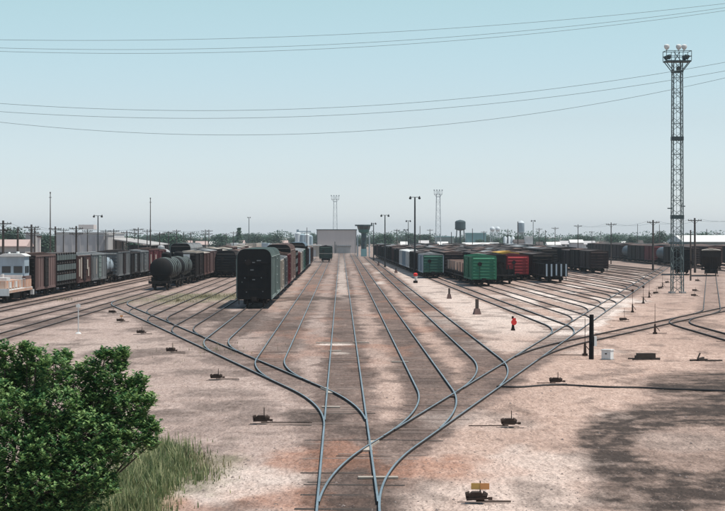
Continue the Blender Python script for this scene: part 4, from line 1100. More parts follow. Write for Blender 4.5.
left = [(3,220.5,300,2,'two-armed utility pole nearest the left edge'),(17.5,227,345,0,'bare dark pole second from the left edge'),(31.5,224.5,330,2,'two-armed pole in front of the small office block'),(34.5,227,420,1,'thin pole just right of the two-armed pole by the office'),
 (55.6,226.5,380,1,'utility pole at the left edge of the grey warehouse'),(63.4,228,440,1,'slim pole in front of the grey warehouse, left part'),(76.3,226,365,2,'two-armed pole in front of the middle of the warehouse'),(87.5,229,470,1,'slim pole in front of the warehouse right part'),
 (105.8,229.5,500,1,'pole at the right end of the warehouse'),(113.5,229,430,1,'pole in front of the dark open shed, left end'),(126.5,230.5,450,1,'pole in front of the open shed, right of its middle'),(134.5,228.5,560,2,'two-armed pole right of the open shed'),(138,227.5,480,2,'two-armed pole just left of the tall mast'),
 (147,229.5,520,1,'pole just left of the tall thin mast beyond the shed'),(159.5,232,470,1,'pole above the silver tank car'),(168.5,231,560,1,'pole over the black tank car'),(176.5,229.5,620,1,'pole above the tank car row, left of the tall silver roof'),(183.5,232,640,0,'bare pole just behind the tall silver-roofed car'),
 (190.5,232,680,1,'far pole above the silver rounded roof'),(205.5,229.5,600,2,'two-armed pole among trees behind the silver roof'),(209,229.5,640,2,'second two-armed pole right beside another behind the silver roof'),(226,233,760,1,'small far pole above the tank car row end'),(233.5,231.5,700,1,'far pole just left of the tall black boxcar'),(306.8,227.5,760,0,'thin far pole above the blue grey silos')]
for px, py, Y, a, lab in left: utility_pole(px, py, Y, lab, a, gl, Y > 420)
gr_ = 'utility poles behind the right-hand rows'
right = [(611,222.5,480,1,'T-topped pole behind the right end of the dark rows'),(653,220,393,1,'T-topped pole standing in front of the dark string left of the light tower'),(695,218,370,1,'T-topped pole just right of the light tower'),(578,224.5,620,1,'T-topped pole among trees left of the dark rows end'),
 (555,227,700,1,'slim T-topped pole above the lone dark row'),(518,221.5,560,0,'bare pole in front of the slender water tower'),(508,229,640,0,'thin pole in front of the upright silos'),(539,228,760,1,'slim pole right of the white plant building'),(472.5,228.5,700,0,'bare pole in front of the teal factory'),(451.5,232,640,0,'short pole left of the dark water tank'),(484,231,820,1,'small far pole in front of the teal factory'),
 (637.5,224,900,0,'thin far mast above the trees between two T-topped poles'),(659.5,224.5,880,0,'thin far mast right of the T-topped pole near the tower'),(706.5,229,600,0,'slim pole in front of the white-roofed warehouse'),(717,232,640,1,'small pole over the white-roofed warehouse'),(592,231,900,1,'far small pole above the dark row'),(601,231,860,0,'far thin bare pole over the trees at right'),
 (430,229,800,1,'far small pole left of the pale light tower'),(420,226,760,0,'thin far pole between lamp post and pale light tower'),(397,229,760,1,'far slim pole left of the twin-armed lamp post'),(545.5,230,840,0,'thin far pole right of the silver-topped mast')]
for px, py, Y, a, lab in right: utility_pole(px, py, Y, lab, a, gr_, Y > 420)
t = thing('utility_pole', 'plain dark pole without arms between light tower and lone hopper car', 'utility pole', (XP(690.6,305),305,0))
mb = MB(); mb.cyl((0,0,-.1),(0,0,ZP(230,305)),.13,.10,8); mb.build('pole', M['pole'], t)
mb = MB(); mb.box(-.1,.1,-.24,-.13,2.4,2.9); mb.build('switch_box', M['black_rust'], t)
for px, py, Y, lab in ((50.3,193.5,400,'tall thin mast rising left of the grey warehouse'),(150.4,199,470,'tall thin mast right of the open shed')):
    t = thing('mast', lab, 'mast', (XP(px,Y),Y,0)); h = ZP(py,Y)
    mb = MB(); mb.cyl((0,0,0),(0,0,h*.55),.17,.14,8); mb.cyl((0,0,h*.55),(0,0,h),.11,.07,8); mb.build('shaft', M['pole'], t)
    mb = MB(); mb.cyl((0,0,h),(0,0,h+.3),.12,.12,8); mb.box(-.25,.25,-.05,.05,h-.8,h-.7); mb.build('cap', M['pole'], t)

def lamp_post(px, pytop, Y, label, x=None, twin=True, r=.12):
    x = XP(px,Y); h = ZP(pytop,Y)
    t = thing('lamp_post', label, 'lamp post', (x,Y,0), random.uniform(-.1,.1), 'lamp posts along the gravel strip')
    mb = MB(); mb.cyl((0,0,-.05),(0,0,h-.3),r*1.25,r*.85,10); mb.cyl((0,0,0),(0,0,.5),r*1.8,r*1.6,10); mb.build('pole', M['lamp_pole'], t)
    w = 1.0 if twin else .7
    mb = MB(); mb.beam((-w*.8,0,h-.32),(w*.8,0,h-.32),.08); mb.build('bracket', M['lamp_pole'], t)
    for s in (-1,1):
        mb = MB(); mb.cyl((s*w*.75,.0,h-.36),(s*w*.75,-.25,h-.5),.12,.22,10); mb.cyl((s*w*.75,.18,h-.2),(s*w*.75,0,h-.36),.10,.12,10); mb.build('lamp_head', M['lamp_pole'], t)
lamp_post(414.9,195.2,345,'tall twin-headed lamp post nearest, beside the pale blue boxcar',r=.14)
lamp_post(385.0,213.6,436,'second twin-headed lamp post along the gravel strip')
lamp_post(373.6,222.0,544,'third lamp post just right of the green yard tower',twin=False)
lamp_post(408.3,219.5,560,'slim far lamp post left of the nearest one',twin=False,r=.09)
lamp_post(406.0,228.5,650,'smallest far lamp post behind the slim one',twin=False,r=.09)
lamp_post(98.0,214.0,400,'T-topped lamp post in front of the grey warehouse right end',twin=True,r=.11)
lamp_post(533.2,219.5,640,'slim mast with a dark knob right of the slender water tower',twin=False,r=.09)
lamp_post(249,216.5,900,'far mast with small lamp platform above trees left of the tall black boxcar',twin=False,r=.14)

def light_tower(px, pytop, Y, wb, wt, label, m, lamp, n_top=3, far=False, pw=2.9, braceh=1.75):
    x = XP(px,Y); h = ZP(pytop,Y)
    t = thing('light_tower', label, 'light tower', (x,Y,0), .06)
    hp = h-1.8                                           # platform level
    hw = lambda z: (wb + (wt-wb)*z/hp)/2
    r = .055 if not far else .07
    for sx in (-1,1):
        for sy in (-1,1):
            mb = MB(); mb.beam((sx*hw(0),sy*hw(0),-.1),(sx*hw(hp),sy*hw(hp),hp),r*2); mb.build('leg', M[m], t)
            mb = MB(); mb.box(sx*hw(0)-.25,sx*hw(0)+.25,sy*hw(0)-.25,sy*hw(0)+.25,-.1,.14); mb.build('footing', M['concrete'], t)
    n = int(hp/braceh); z = 0
    for k in range(n):
        z0, z1 = hp*k/n, hp*(k+1)/n; a0, a1 = hw(z0), hw(z1); zm = (z0+z1)/2; am = hw(zm); mb = MB(); bw = r*.85
        for q in range(4):
            c, s_ = (1,0,-1,0)[q], (0,1,0,-1)[q]
            P = lambda u, aa, zz: (c*aa - s_*u*aa, s_*aa + c*u*aa, zz)
            mb.beam(P(-1,a0,z0),P(1,am,zm),bw); mb.beam(P(1,am,zm),P(-1,a1,z1),bw); mb.beam(P(-1,a1,z1),P(1,a1,z1),bw)
        mb.build('brace', M[m], t)
    for zz in ((.32*hp, .66*hp) if not far else ()):
        mb = MB(); a = hw(zz)+.06
        for s in (-1,1): mb.box(-a,a,s*a-.05,s*a+.05,zz,zz+.45); mb.box(s*a-.05,s*a+.05,-a+.06,a-.06,zz,zz+.45)
        mb.build('collar', M['tower_dark'], t)
    if not far:
        zz = .345*hp; mb = MB(); mb.box(-hw(zz)-.55,-hw(zz),-.06,.06,zz+.5,zz+.62); mb.box(hw(zz),hw(zz)+.35,-.06,.06,zz+.75,zz+.87); mb.build('side_arm', M['tower_dark'], t)
        mb = MB()
        for s in (-.2,.2): mb.beam((s,-hw(0)-.02,.3),(s,-hw(hp)-.02,hp),.035)
        for k in range(int(hp/.6)): zz = .4+k*.6; mb.beam((-.2,-hw(zz)-.02,zz),(.2,-hw(zz)-.02,zz),.025)
        mb.build('ladder', M[m], t)
    a = pw/2
    mb = MB(); mb.box(-a,a,-a*.7,a*.7,hp,hp+.16)
    for s in (-1,1):
        for s2 in (-1,1): mb.beam((s*a*.95,s2*hw(hp),hp),(s*hw(hp-1.1),s2*hw(hp-1.1),hp-1.1),.09)
    for s in (-1,1): mb.box(-hw(hp)-.1,hw(hp)+.1,s*(hw(hp)+.02)-.06,s*(hw(hp)+.02)+.06,hp-1.2,hp-1.0)
    mb.build('platform', M['tower_dark' if not far else m], t)
    mb = MB()
    for s in (-1,1):
        for zz in (hp+.65,hp+1.25): mb.beam((-a,s*a*.7,zz),(a,s*a*.7,zz),.06); mb.beam((s*a,-a*.7,zz),(s*a,a*.7,zz),.06)
        for xx in (-a,-a*.33,a*.33,a): mb.beam((xx,s*a*.7,hp+.16),(xx,s*a*.7,hp+1.25),.06)
    for xx in (-.35,.35): mb.beam((xx,-.3,hp+.16),(-xx,.3,hp+1.25),.06)
    mb.build('railing', M['tower_dark' if not far else m], t)
    for k in range(n_top):
        xx = (-a*.85, .15, a*.55)[k] if n_top == 3 else -a+k*2*a/(n_top-1)
        mb = MB(); mb.cyl((xx,0,hp+1.25),(xx,0,hp+1.42),.05,.05,6); mb.lathe_z([(hp+1.42,.10),(hp+1.55,.24),(hp+1.75,.33),(hp+1.95,.30),(hp+2.05,.12)],xx,-.1,12); mb.build('floodlight', M[lamp], t, smooth=True)
    if not far:
        for xx in (-.95,.8):
            for s in (-1,1):
                mb = MB(); mb.cyl((xx,s*.55,hp+.75),(xx+.25*(1 if xx > 0 else -1),s*.85,hp+.5),.14,.30,12); mb.build('floodlight', M['tower_dark'], t)
        mb = MB(); mb.cyl((0,-.3,hp-.65),(0,-.75,hp-.8),.16,.30,10); mb.build('floodlight', M['tower_dark'], t)
light_tower(677.2, 46.5, 242, 1.22, 1.02, 'tall lattice light tower with railed platform and white floodlights, nearest at right', 'steel', 'white')
light_tower(438.2, 190, 900, 2.3, 1.5, 'far pale lattice light tower left of the dark water tank', 'steel_pale', 'steel_pale', 4, True, 3.4, 3.2)
light_tower(335.2, 195.5, 1000, 2.1, 1.4, 'far pale light tower rising behind the pinkish hall', 'steel_pale', 'steel_pale', 4, True, 3.6, 3.4)

# pole-line wires, slung pole to pole
def strand(label, pts, sag, r, group, name='overhead_wire'):
    P = []
    for (a, b) in zip(pts[:-1], pts[1:]):
        for k in range(10):
            q = k/10; P.append(tuple(a[i]*(1-q)+b[i]*q for i in range(2)) + (a[2]*(1-q)+b[2]*q - 4*sag*q*(1-q),))
    P.append(pts[-1]); mb = MB(); mb.tube(P, r, 4)
    tag(mb.build(name, M['wire'], None), label, 'wire', group)
for k, (dx, dz, lab) in enumerate(((-1.0,-.3,'outer wire strung along the two-armed poles on the left'),(1.0,-.3,'inner wire strung along the two-armed poles on the left'),(-.9,-1.2,'lower wire strung along the two-armed poles on the left'))):
    strand(lab, [(XP(px,Y)+dx, Y, ZP(py,Y)+dz) for px, py, Y in ((-25,216,240),(3,220.5,300),(31.5,224.5,330),(76.3,226,365),(138,227.5,480),(205.5,229.5,600))], .5, .018, 'wires along the left pole line')
for dx, lab in ((-1.0,'left wire from the T-topped pole by the tower to the frame edge'),(1.0,'right wire between the T-topped poles at right')):
    strand(lab, [(XP(px,Y)+dx,Y,ZP(py,Y)-.2) for px, py, Y in ((578,224.5,620),(611,222.5,480),(653,220,393),(695,218,370),(760,214,330))], .7, .016, 'wires along the right pole line')

# near wires crossing overhead
def span_wire(label, samples, Y, r=.0068):
    px = np.array([s[0] for s in samples]); py = np.array([s[1] for s in samples]); c = np.polyfit(px, py, 2)
    P = [(XP(q,Y), Y, ZP(np.polyval(c,q),Y)) for q in np.linspace(-420,1150,70)]
    mb = MB(); mb.tube(P, r, 5); tag(mb.build('overhead_wire', M['wire'], None), label, 'wire', 'wires crossing high over the yard')
span_wire('highest of the six wires crossing the sky', [(0,39.5),(181,40),(362,33),(725,3.5)], 74)
span_wire('second wire from the top crossing the sky', [(0,48),(181,48.7),(362,43),(725,7.5)], 74.6)
span_wire('third wire from the top, lowest of the upper three', [(0,51.3),(181,53),(362,46.8),(725,10.5)], 75.4)
span_wire('fourth wire from the top, highest of the lower three', [(0,103.3),(181,110.6),(362,106.2),(600,82),(725,62.5)], 70)
span_wire('fifth wire from the top, middle of the lower three', [(0,111.5),(181,118.3),(362,113.8),(600,90.5),(725,71)], 70.6)
span_wire('lowest of the six wires crossing the sky', [(0,122),(181,134.5),(362,131),(600,103),(725,78)], 71.4)

# ------------------------------------------------------------------ switch stands and small yard things
def switch_stand(px, py, label, tie_to=None, target=None, mast=.28, tall=False, sc=1.0, ties=True):
    x, y = G(px, py); z = gz(x, y)
    t = thing('switch_stand', label, 'switch stand', (x,y,z), 0, 'hand switch stands')
    if ties:
        to = tie_to if tie_to is not None else 1.8
        for q, dz in ((-.28,-.012),(.28,.0)):
            mb = MB(); e = random.uniform(.35,.6); a, c = (-e, to) if to > 0 else (to, e); mb.box(a,c,q-.11,q+.11,-.12,.012+dz); o = mb.build('head_block', M['tie'] if random.random() < .6 else M['tie_dark'], t); o.rotation_euler = (0, (.012 if to > 0 else -.012), random.uniform(-.02,.02))
        mb = MB(); a, c = (0, to) if to > 0 else (to, 0); mb.cyl((a,0,.07),(c,0,.07),.022,.022,6); mb.build('throw_rod', M['stand'], t)
    if not tall:
        mb = MB(); mb.ext_y([(-.24,.11),(.24,.11),(.22,.20),(.15,.33),(-.12,.33),(-.22,.24)],-.16,.16); mb.build('housing', M['stand'], t)
        mb = MB(); mb.cyl((-.30,-.02,.22),(-.18,-.02,.24),.10,.12,10); mb.cyl((.18,.02,.24),(.32,.02,.20),.13,.09,10); mb.build('weight', M['stand'], t)
        mb = MB(); mb.beam((-.28,-.2,.13),(.34,-.2,.17),.05); mb.cyl((.34,-.2,.17),(.46,-.2,.17),.045,.045,8); mb.build('lever', M['stand'], t)
        mb = MB(); mb.cyl((.12,0,.32),(.12,0,.34+mast),.020,.015,8); mb.build('mast', M['stand'], t)
    else:
        mb = MB(); mb.box(-.13,.13,-.12,.12,.02,.14); mb.ext_y([(-.075,.14),(.075,.14),(.05,.72),(-.05,.72)],-.06,.06); mb.build('housing', M['stand'], t)
        mb = MB(); mb.beam((.05,-.12,.55),(.30,-.16,.22),.045); mb.build('lever', M['stand'], t)
        mb = MB(); mb.cyl((0,0,.71),(0,0,mast),.020,.014,8); mb.build('mast', M['stand'], t)
    if target == 'yellow':
        for s, m in ((-1,'yellowsign'),(1,'orangesign')):
            mb = MB(); mb.box(.12+(s-1)*.13+.0, .12+(s+1)*.13-.0, -.04-.006*s,-.028-.006*s, .40, .58)
            o = mb.build('target', M[m], t)
    elif target == 'small':
        mb = MB(); mb.box(0,.26,-.04,-.028,.34+mast-.13,.34+mast+.02); mb.build('target', M['orangesign'], t)
    elif target == 'disc':
        mb = MB(); mb.cyl((0,-.03,mast-.1),(0,-.045,mast-.1),.13,.13,12); mb.build('target', M['stand'], t)
    sc *= .88 if not tall else .95
    t.scale = (sc*random.uniform(.93,1.07),sc,sc*random.uniform(.92,1.08)); t.rotation_euler = (0,0,random.uniform(-.12,.12))
    return t
switch_stand(261,424.5,'low black switch stand with long dark timbers, nearest on the left',1.95)
switch_stand(216,380,'low switch stand second nearest on the left, beside the left ladder',1.2)
switch_stand(170.5,353.5,'third low switch stand along the left ladder',1.0)
switch_stand(140.5,334.5,'fourth low switch stand along the left ladder',.9)
switch_stand(120,322,'low switch stand with yellow target along the left ladder',.8,'small')
switch_stand(112,313.5,'farthest low switch stand of the left ladder',.8)
switch_stand(508.5,426.5,'low black switch stand on bare gravel right of the right ladder',-1.6)
switch_stand(476,503,'low black switch stand with yellow and orange target at bottom edge',1.0,'yellow',mast=.30)
switch_stand(555.5,383.5,'small dark switch stand above the black hose',-.9)
switch_stand(585,355.5,'slim switch stand with tall rod just left of the black post',-1.4,None,2.15,True)
switch_stand(623,321,'low switch stand behind the black post along the right ladder',-.9,None,.9)
switch_stand(632.5,312.5,'dark upright switch stand right of the white sand, nearer one',-.9,'disc',1.95,True)
switch_stand(655,334,'tall thin-rod switch stand alone by the curving right track',.8,None,2.2,True)
switch_stand(643.3,303.5,'dark upright switch stand right of the sand, second',-.9,'disc',1.9,True)
switch_stand(649.2,297.5,'dark upright switch stand right of the sand, third',-.9,None,2.1,True)
switch_stand(655.5,294,'low switch stand left of the light tower foot',-.9,None,.5)
switch_stand(660,289,'low switch stand just left of the light tower foot, farther',-.9,None,.5)
switch_stand(662.5,287,'upright switch stand left of the light tower legs',-.9,None,2.2,True)
switch_stand(667,283,'farthest low switch stand beside the light tower',-.9,None,.4)
switch_stand(693.5,296.5,'low switch stand right of the light tower, nearer',.8,None,.3)
switch_stand(694.5,291.5,'low switch stand right of the light tower, farther',.8,None,.3)
switch_stand(697,281.5,'small low switch stand by the plain pole right of the light tower',.8,None,.3)

# short wooden bumper posts on the gravel strip
def marker_post(px, py, h, label, top=None, w=.24, base=True):
    x, y = G(px,py); z = gz(x,y)
    t = thing('marker_post', label, 'post', (x,y,z), random.uniform(-.3,.3), 'short posts on the gravel strip')
    mb = MB(); mb.box(-w/2,w/2,-w/2,w/2,-.1,h); mb.build('post', M['pole'], t)
    if base: mb = MB(); mb.add([(-w*1.3,-w*1.3,-.03),(w*1.3,-w*1.3,-.03),(w*1.3,w*1.3,-.03),(-w*1.3,w*1.3,-.03),(-w*.8,-w*.8,.5),(w*.8,-w*.8,.5),(w*.8,w*.8,.5),(-w*.8,w*.8,.5)],[(4,5,6,7),(0,1,5,4),(1,2,6,5),(2,3,7,6),(3,0,4,7)]); mb.build('base', M['brown_grey'], t)
    if top:
        mb = MB(); mb.box(-.02,.34,-.17,-.13,.62,.95); mb.build('plate', M[top], t)
    return t
marker_post(477,313.8,1.3,'short dark wooden post on the gravel strip, nearer of the two')
marker_post(449.2,298.5,1.1,'short dark wooden post on the gravel strip, farther of the two',w=.2)
marker_post(396,272.8,.9,'small far post on the gravel strip left of the red and white marker',w=.2)
marker_post(356.5+22,265.5,.9,'farthest small post on the gravel strip by the second lamp post',w=.2)
x, y = G(513,330.5); z = gz(x,y)
t = thing('signal_stand', 'short black stand with bright red target on the gravel in front of the rows', 'signal', (x,y,z))
mb = MB(); mb.box(-.14,.14,-.13,.13,-.02,.12); mb.ext_y([(-.11,.12),(.11,.12),(.07,.42),(-.07,.42)],-.08,.08); mb.build('base', M['black_rust'], t)
mb = MB(); mb.cyl((0,0,.42),(0,0,.92),.05,.04,8); mb.box(-.09,.05,-.09,.09,.80,1.0); mb.build('lantern', M['black'], t)
mb = MB(); mb.cyl((.06,-.10,.58),(.06,-.13,.58),.20,.20,16); mb.build('target', M['redpaint'], t)
mb = MB(); mb.box(-.05,.2,-.125,-.105,.75,.87); mb.build('target', M['redpaint'], t)
x, y = G(415.5,283); z = gz(x,y)
t = thing('marker_post', 'marker with red head and white body in front of the pale blue boxcar', 'marker', (x,y,z))
mb = MB(); mb.box(-.3,.3,-.2,.2,-.02,.35); mb.build('base', M['black_rust'], t)
mb = MB(); mb.lathe_z([(.35,.16),(.95,.22)],.05,0,12); mb.build('body', M['white'], t)
mb = MB(); mb.lathe_z([(.952,.2),(1.1,.3),(1.3,.3),(1.42,.12)],0,0,12); mb.build('head', M['redpaint'], t, smooth=True)
# stout black post with its small white box
x, y = G(591.2,358.5); z = gz(x,y)
t = thing('timber_post', 'stout black timber post with a small white box on its right side', 'post', (x,y,z), .2)
mb = MB(); mb.cyl((0,0,-.1),(.02,0,2.42),.14,.12,9); mb.build('post', M['black'], t)
mb = MB(); mb.box(.13,.27,-.14,.08,.72,1.25); mb.build('switch_box', M['white'], t)
mb = MB(); mb.cyl((.03,-.13,-.05),(.03,-.13,1.0),.025,.025,6); mb.build('conduit', M['black_rust'], t)
x, y = G(607.5,359); z = gz(x,y)
t = thing('equipment_box', 'white metal equipment box on the gravel right of the black post', 'box', (x,y,z), -.5)
mb = MB(); mb.box(-.26,.26,-.22,.22,.05,.50); mb.build('body', M['white'], t)
mb = MB(); mb.box(-.29,.29,-.25,.25,.502,.56); mb.build('lid', M['white'], t)
mb = MB(); mb.box(-.30,.30,-.26,.26,-.06,.048); mb.build('plinth', M['concrete'], t)
mb = MB(); mb.box(-.05,.05,-.245,-.222,.30,.36); mb.build('latch', M['black_rust'], t)
mb = MB(); mb.box(-.20,.20,-.228,-.2205,.10,.46); mb.build('door', M['white'], t)
x, y = G(645,358.8); z = gz(x,y)
t = thing('timber_stack', 'low stack of dark timbers on a pallet right of the white box', 'timber stack', (x,y,z), .05)
for k in range(3):
    for j in range(2 if k < 2 else 1):
        mb = MB(); mb.box(-.5+.04*j,.52-.05*k,-.32+.24*k,-.10+.24*k,.07+.14*j,.205+.14*j); mb.build('timber', M['tie_dark'], t)
for q in (-.5,0,.45):
    mb = MB(); mb.box(q-.25,q+.30,-.38,-.30,-.02,.065); mb.build('bearer', M['pole'], t)
mb = MB(); mb.box(-.85,.9,.36,.48,-.01,.07); mb.build('board', M['pole'], t)
x, y = G(699,360.3); z = gz(x,y)
t = thing('scrap_heap', 'small heap of dark scrap timber at right beside the pale puddle stain', 'scrap', (x,y,z), .2)
for a, b_, w in (((-.5,0,.03),(.5,.1,.05),.12),((-.1,-.1,.10),(.35,.25,.16),.10),((-.05,.1,.1),(.12,.15,.42),.06),((.3,-.2,.03),(1.3,.0,.02),.08)):
    mb = MB(); mb.beam(a,b_,w); mb.build('timber', M['tie_dark'], t)
# sign on a thin white pipe
x, y = G(78.3,333.5); z = gz(x,y)
t = thing('sign_post', 'thin white pipe post with small plate on open gravel at left', 'sign', (x,y,z), .1)
mb = MB(); mb.cyl((0,0,-.05),(0,0,2.02),.035,.035,8); mb.build('post', M['white'], t)
mb = MB(); mb.lathe_z([(-.03,.24),(.10,.12)],0,0,10); mb.build('base', M['white'], t)
mb = MB(); mb.box(-.15,.15,-.06,-.037,1.78,1.98); mb.build('plate', M['white'], t)
# black hose lying across the right
pts = [(497,386.8),(520,387.4),(545,385.4),(562,384.8),(585,385.7),(610,387.0),(640,387.2),(665,388.8),(690,389.8),(712,391.0),(735,391.6),(790,392.5)]
P = []
for px, py in pts: x, y = G(px,py); P.append((x,y,gz(x,y)+.03))
PP = []
for k in range(len(P)-1):
    p0, p1, p2, p3 = (Vector(P[max(k-1,0)]),Vector(P[k]),Vector(P[k+1]),Vector(P[min(k+2,len(P)-1)]))
    for q in np.linspace(0,1,6)[:-1]:
        PP.append(tuple(.5*((2*p1)+(p2-p0)*q+(2*p0-5*p1+4*p2-p3)*q*q+(3*p1-p0-3*p2+p3)*q**3)))
mb = MB(); mb.tube(PP, .052, 8); tag(mb.build('hose', M['rubber'], None, smooth=True), 'thick black hose snaking across the gravel at right', 'hose')
# pale planks between the middle rails and scattered boards
for px, py, L_, rz, lab in ((333,343.0,2.1,.03,'pale plank lying across the middle track, longest'),(361,342.6,1.0,-.05,'short pale plank between the middle track and its neighbour'),(335,351.2,.7,.1,'short pale board on the middle track nearer than the planks'),(400,362,.9,.02,'pale board beside the first track right of the middle'),(331,407.5,.7,.02,'pale chip of board between the rails by the left turnout'),(378,478,1.1,.08,'pale splintered board beside the lowest turnout')):
    x, y = G(px,py); o = None
    mb = MB(); mb.box(-L_/2,L_/2,-.14,.14,0,.045); o = mb.build('plank', M['cream'], None, (x,y,gz(x,y)+.015)); o.rotation_euler = (0,.01,rz); tag(o, lab, 'plank', 'pale planks between the rails')

# ------------------------------------------------------------------ vegetation
def leaf_quad(V, F, p, d, nrm, ln, wd):
    d = d.normalized(); s = d.cross(nrm)
    if s.length < 1e-4: s = Vector((1,0,0))
    s = s.normalized(); u = s.cross(d); n0 = len(V)
    V += [tuple(p), tuple(p+d*ln*.45+s*wd*.5+u*ln*.06), tuple(p+d*ln-u*ln*.10), tuple(p+d*ln*.45-s*wd*.5+u*ln*.06)]; F.append((n0,n0+1,n0+2)); F.append((n0,n0+2,n0+3))
def rv(): 
    while True:
        v = Vector((random.uniform(-1,1),random.uniform(-1,1),random.uniform(-1,1)))
        if .05 < v.length < 1: return v
# the bush at lower left
bx, by = -7.2, 44.2
bush = thing('leafy_bush', 'big leafy green bush filling the lower left corner', 'bush', (bx,by,0))
V, F = [], []; tips = []
cl = []
for px, py, rp, dy in ((36,362,9,0),(14,372,14,.5),(54,373,13,-.4),(30,388,20,.6),(92,376,12,.2),(116,368,8,0),(112,385,12,-.2),(76,392,18,.3),(132,398,11,.2),(124,412,16,-.3),(100,408,20,.1),(55,415,26,-.6),(20,420,26,-.5),(142,424,9,0),(63,361,6,.1),(105,359,5,0),(121,357,5,0),(138,385,6,.1),(147,404,6,-.1),(151,431,6,0),(5,355,6,.3),(27,353,5,.2),(148,447,7,-.2),(134,436,12,-.3),(90,440,24,-.8),(50,455,28,-1.0),(15,460,28,-1.0),(112,455,20,-.5),(80,478,26,-1.2),(40,495,30,-1.3),(5,500,28,-1.2),(100,488,16,-.9),(-20,400,26,.2),(-25,450,30,-.4),(-28,500,30,-.9),(60,440,26,.9),(20,395,24,1.2),(95,420,22,1.2),(110,440,22,1.0),(-50,430,30,.6),(-55,490,30,.2),(70,520,28,-1.0),(30,535,30,-1.0),(-10,540,30,-.8),(-60,540,30,0)):
    Yc = by+dy*.8; cl.append((Vector((XP(px,Yc)-bx, dy*.8, ZP(py,Yc))), rp*Yc/2100))
wood = MB()
for c, r in cl:
    root = Vector((random.uniform(-.5,.5),random.uniform(-.4,.4),0)); midp = root*.4+c*.6+Vector((0,0,-.2))
    wood.cyl(root, midp, .05, .03, 6, False); wood.cyl(midp, c, .03, .012, 6, False)
    nt = int(250*(r/.5)**2)+40
    for _ in range(nt):
        d = rv().normalized(); d.z = d.z*.9+.12; p = c + d*r*(1.0-.55*random.random()**1.8); 
        if random.random() < .16: wood.cyl(c+(p-c)*.3, p, .008, .004, 4, False)
        shoot = (d*.8+Vector((0,0,.7))+rv()*.5).normalized(); k = random.randint(4,8)
        if random.random() < .10: p = c + d*r*random.uniform(1.05,1.35)
        for q in range(k):
            a = q*2.4+random.random(); side = Vector((math.cos(a),math.sin(a),.25+.3*random.random()))
            pp = p + shoot*(.02+.022*q); dd = side+shoot*.35
            leaf_quad(V,F,pp,dd,Vector((0,0,1))+rv()*.4,random.uniform(.075,.125),random.uniform(.05,.078))
    tips.append(c)
me = bpy.data.meshes.new('leaves'); me.from_pydata(V,[],F); me.materials.append(M['leaf_near'])
o = bpy.data.objects.new('leaves', me); COL.objects.link(o); o.parent = bush; o['kind'] = 'stuff'
wood.build('branch', M['bark'], bush)
for k in range(4):
    a = k*1.6; mb = MB(); mb.cyl((.12*math.cos(a),.12*math.sin(a),-.1),(.7*math.cos(a),.6*math.sin(a),1.5),.09,.05,8); mb.build('stem', M['bark'], bush)

def grass_patch(name, label_, regions, m, hmin, hmax):
    V, F = [], []
    for (px, py, rx, ry, nn) in regions:
        cx, cy = G(px,py)
        for _ in range(nn):
            q = min(2.0, abs(random.gauss(0,.62))); a = random.random()*6.283
            x, y = cx+rx*q*math.cos(a), cy+ry*q*math.sin(a); z = gz(x,y)-.02
            h = random.uniform(hmin,hmax)*max(.35,1.1-.45*q)*random.choice((.5,.7,.85,1.0,1.2))*random.uniform(.8,1.15); w = random.uniform(.008,.020); b_ = random.random()*6.283; ln = random.uniform(.05,.55)*h
            s = Vector((math.cos(b_),math.sin(b_),0)); l_ = Vector((-s.y,s.x,0))
            p0 = Vector((x,y,z)); p1 = p0+Vector((0,0,h*.6))+l_*ln*.35; p2 = p0+Vector((0,0,h))+l_*ln; n0 = len(V)
            V += [tuple(p0-s*w),tuple(p0+s*w),tuple(p1+s*w*.8),tuple(p1-s*w*.8),tuple(p2)]
            F += [(n0,n0+1,n0+2),(n0,n0+2,n0+3),(n0+3,n0+2,n0+4)]
    me = bpy.data.meshes.new(name); me.from_pydata(V,[],F); me.materials.append(M[m])
    o = bpy.data.objects.new(name, me); COL.objects.link(o); o['kind'] = 'stuff'; o['label'] = label_
grass_patch('tall_grass','tall green grass beside the bush',((150,478,.9,3.2,5200),(120,492,1.0,3.4,5200),(165,462,.7,3.0,2600),(178,470,.45,2.2,900),(90,508,1.1,3.0,4200),(130,515,.9,2.0,2600),(160,492,.5,2.0,900),(60,520,1.2,2.5,2600),(186,458,.8,3.6,260),(150,448,1.2,3.4,420),(200,480,.8,2.4,160)),'grass',.12,.66)
grass_patch('weeds','sparse dry weeds among the grass and along the left tracks',((155,470,1.0,3.6,1500),(120,490,1.2,3.4,1300),(185,462,.7,2.8,420),(205,470,.8,3,160),(215,350,6,14,120),(205,297,5.5,14,1300),(178,301,3,10,500),(232,296,2.2,9,260),(60,300,3,8,150)),'grass_dry',.12,.42)

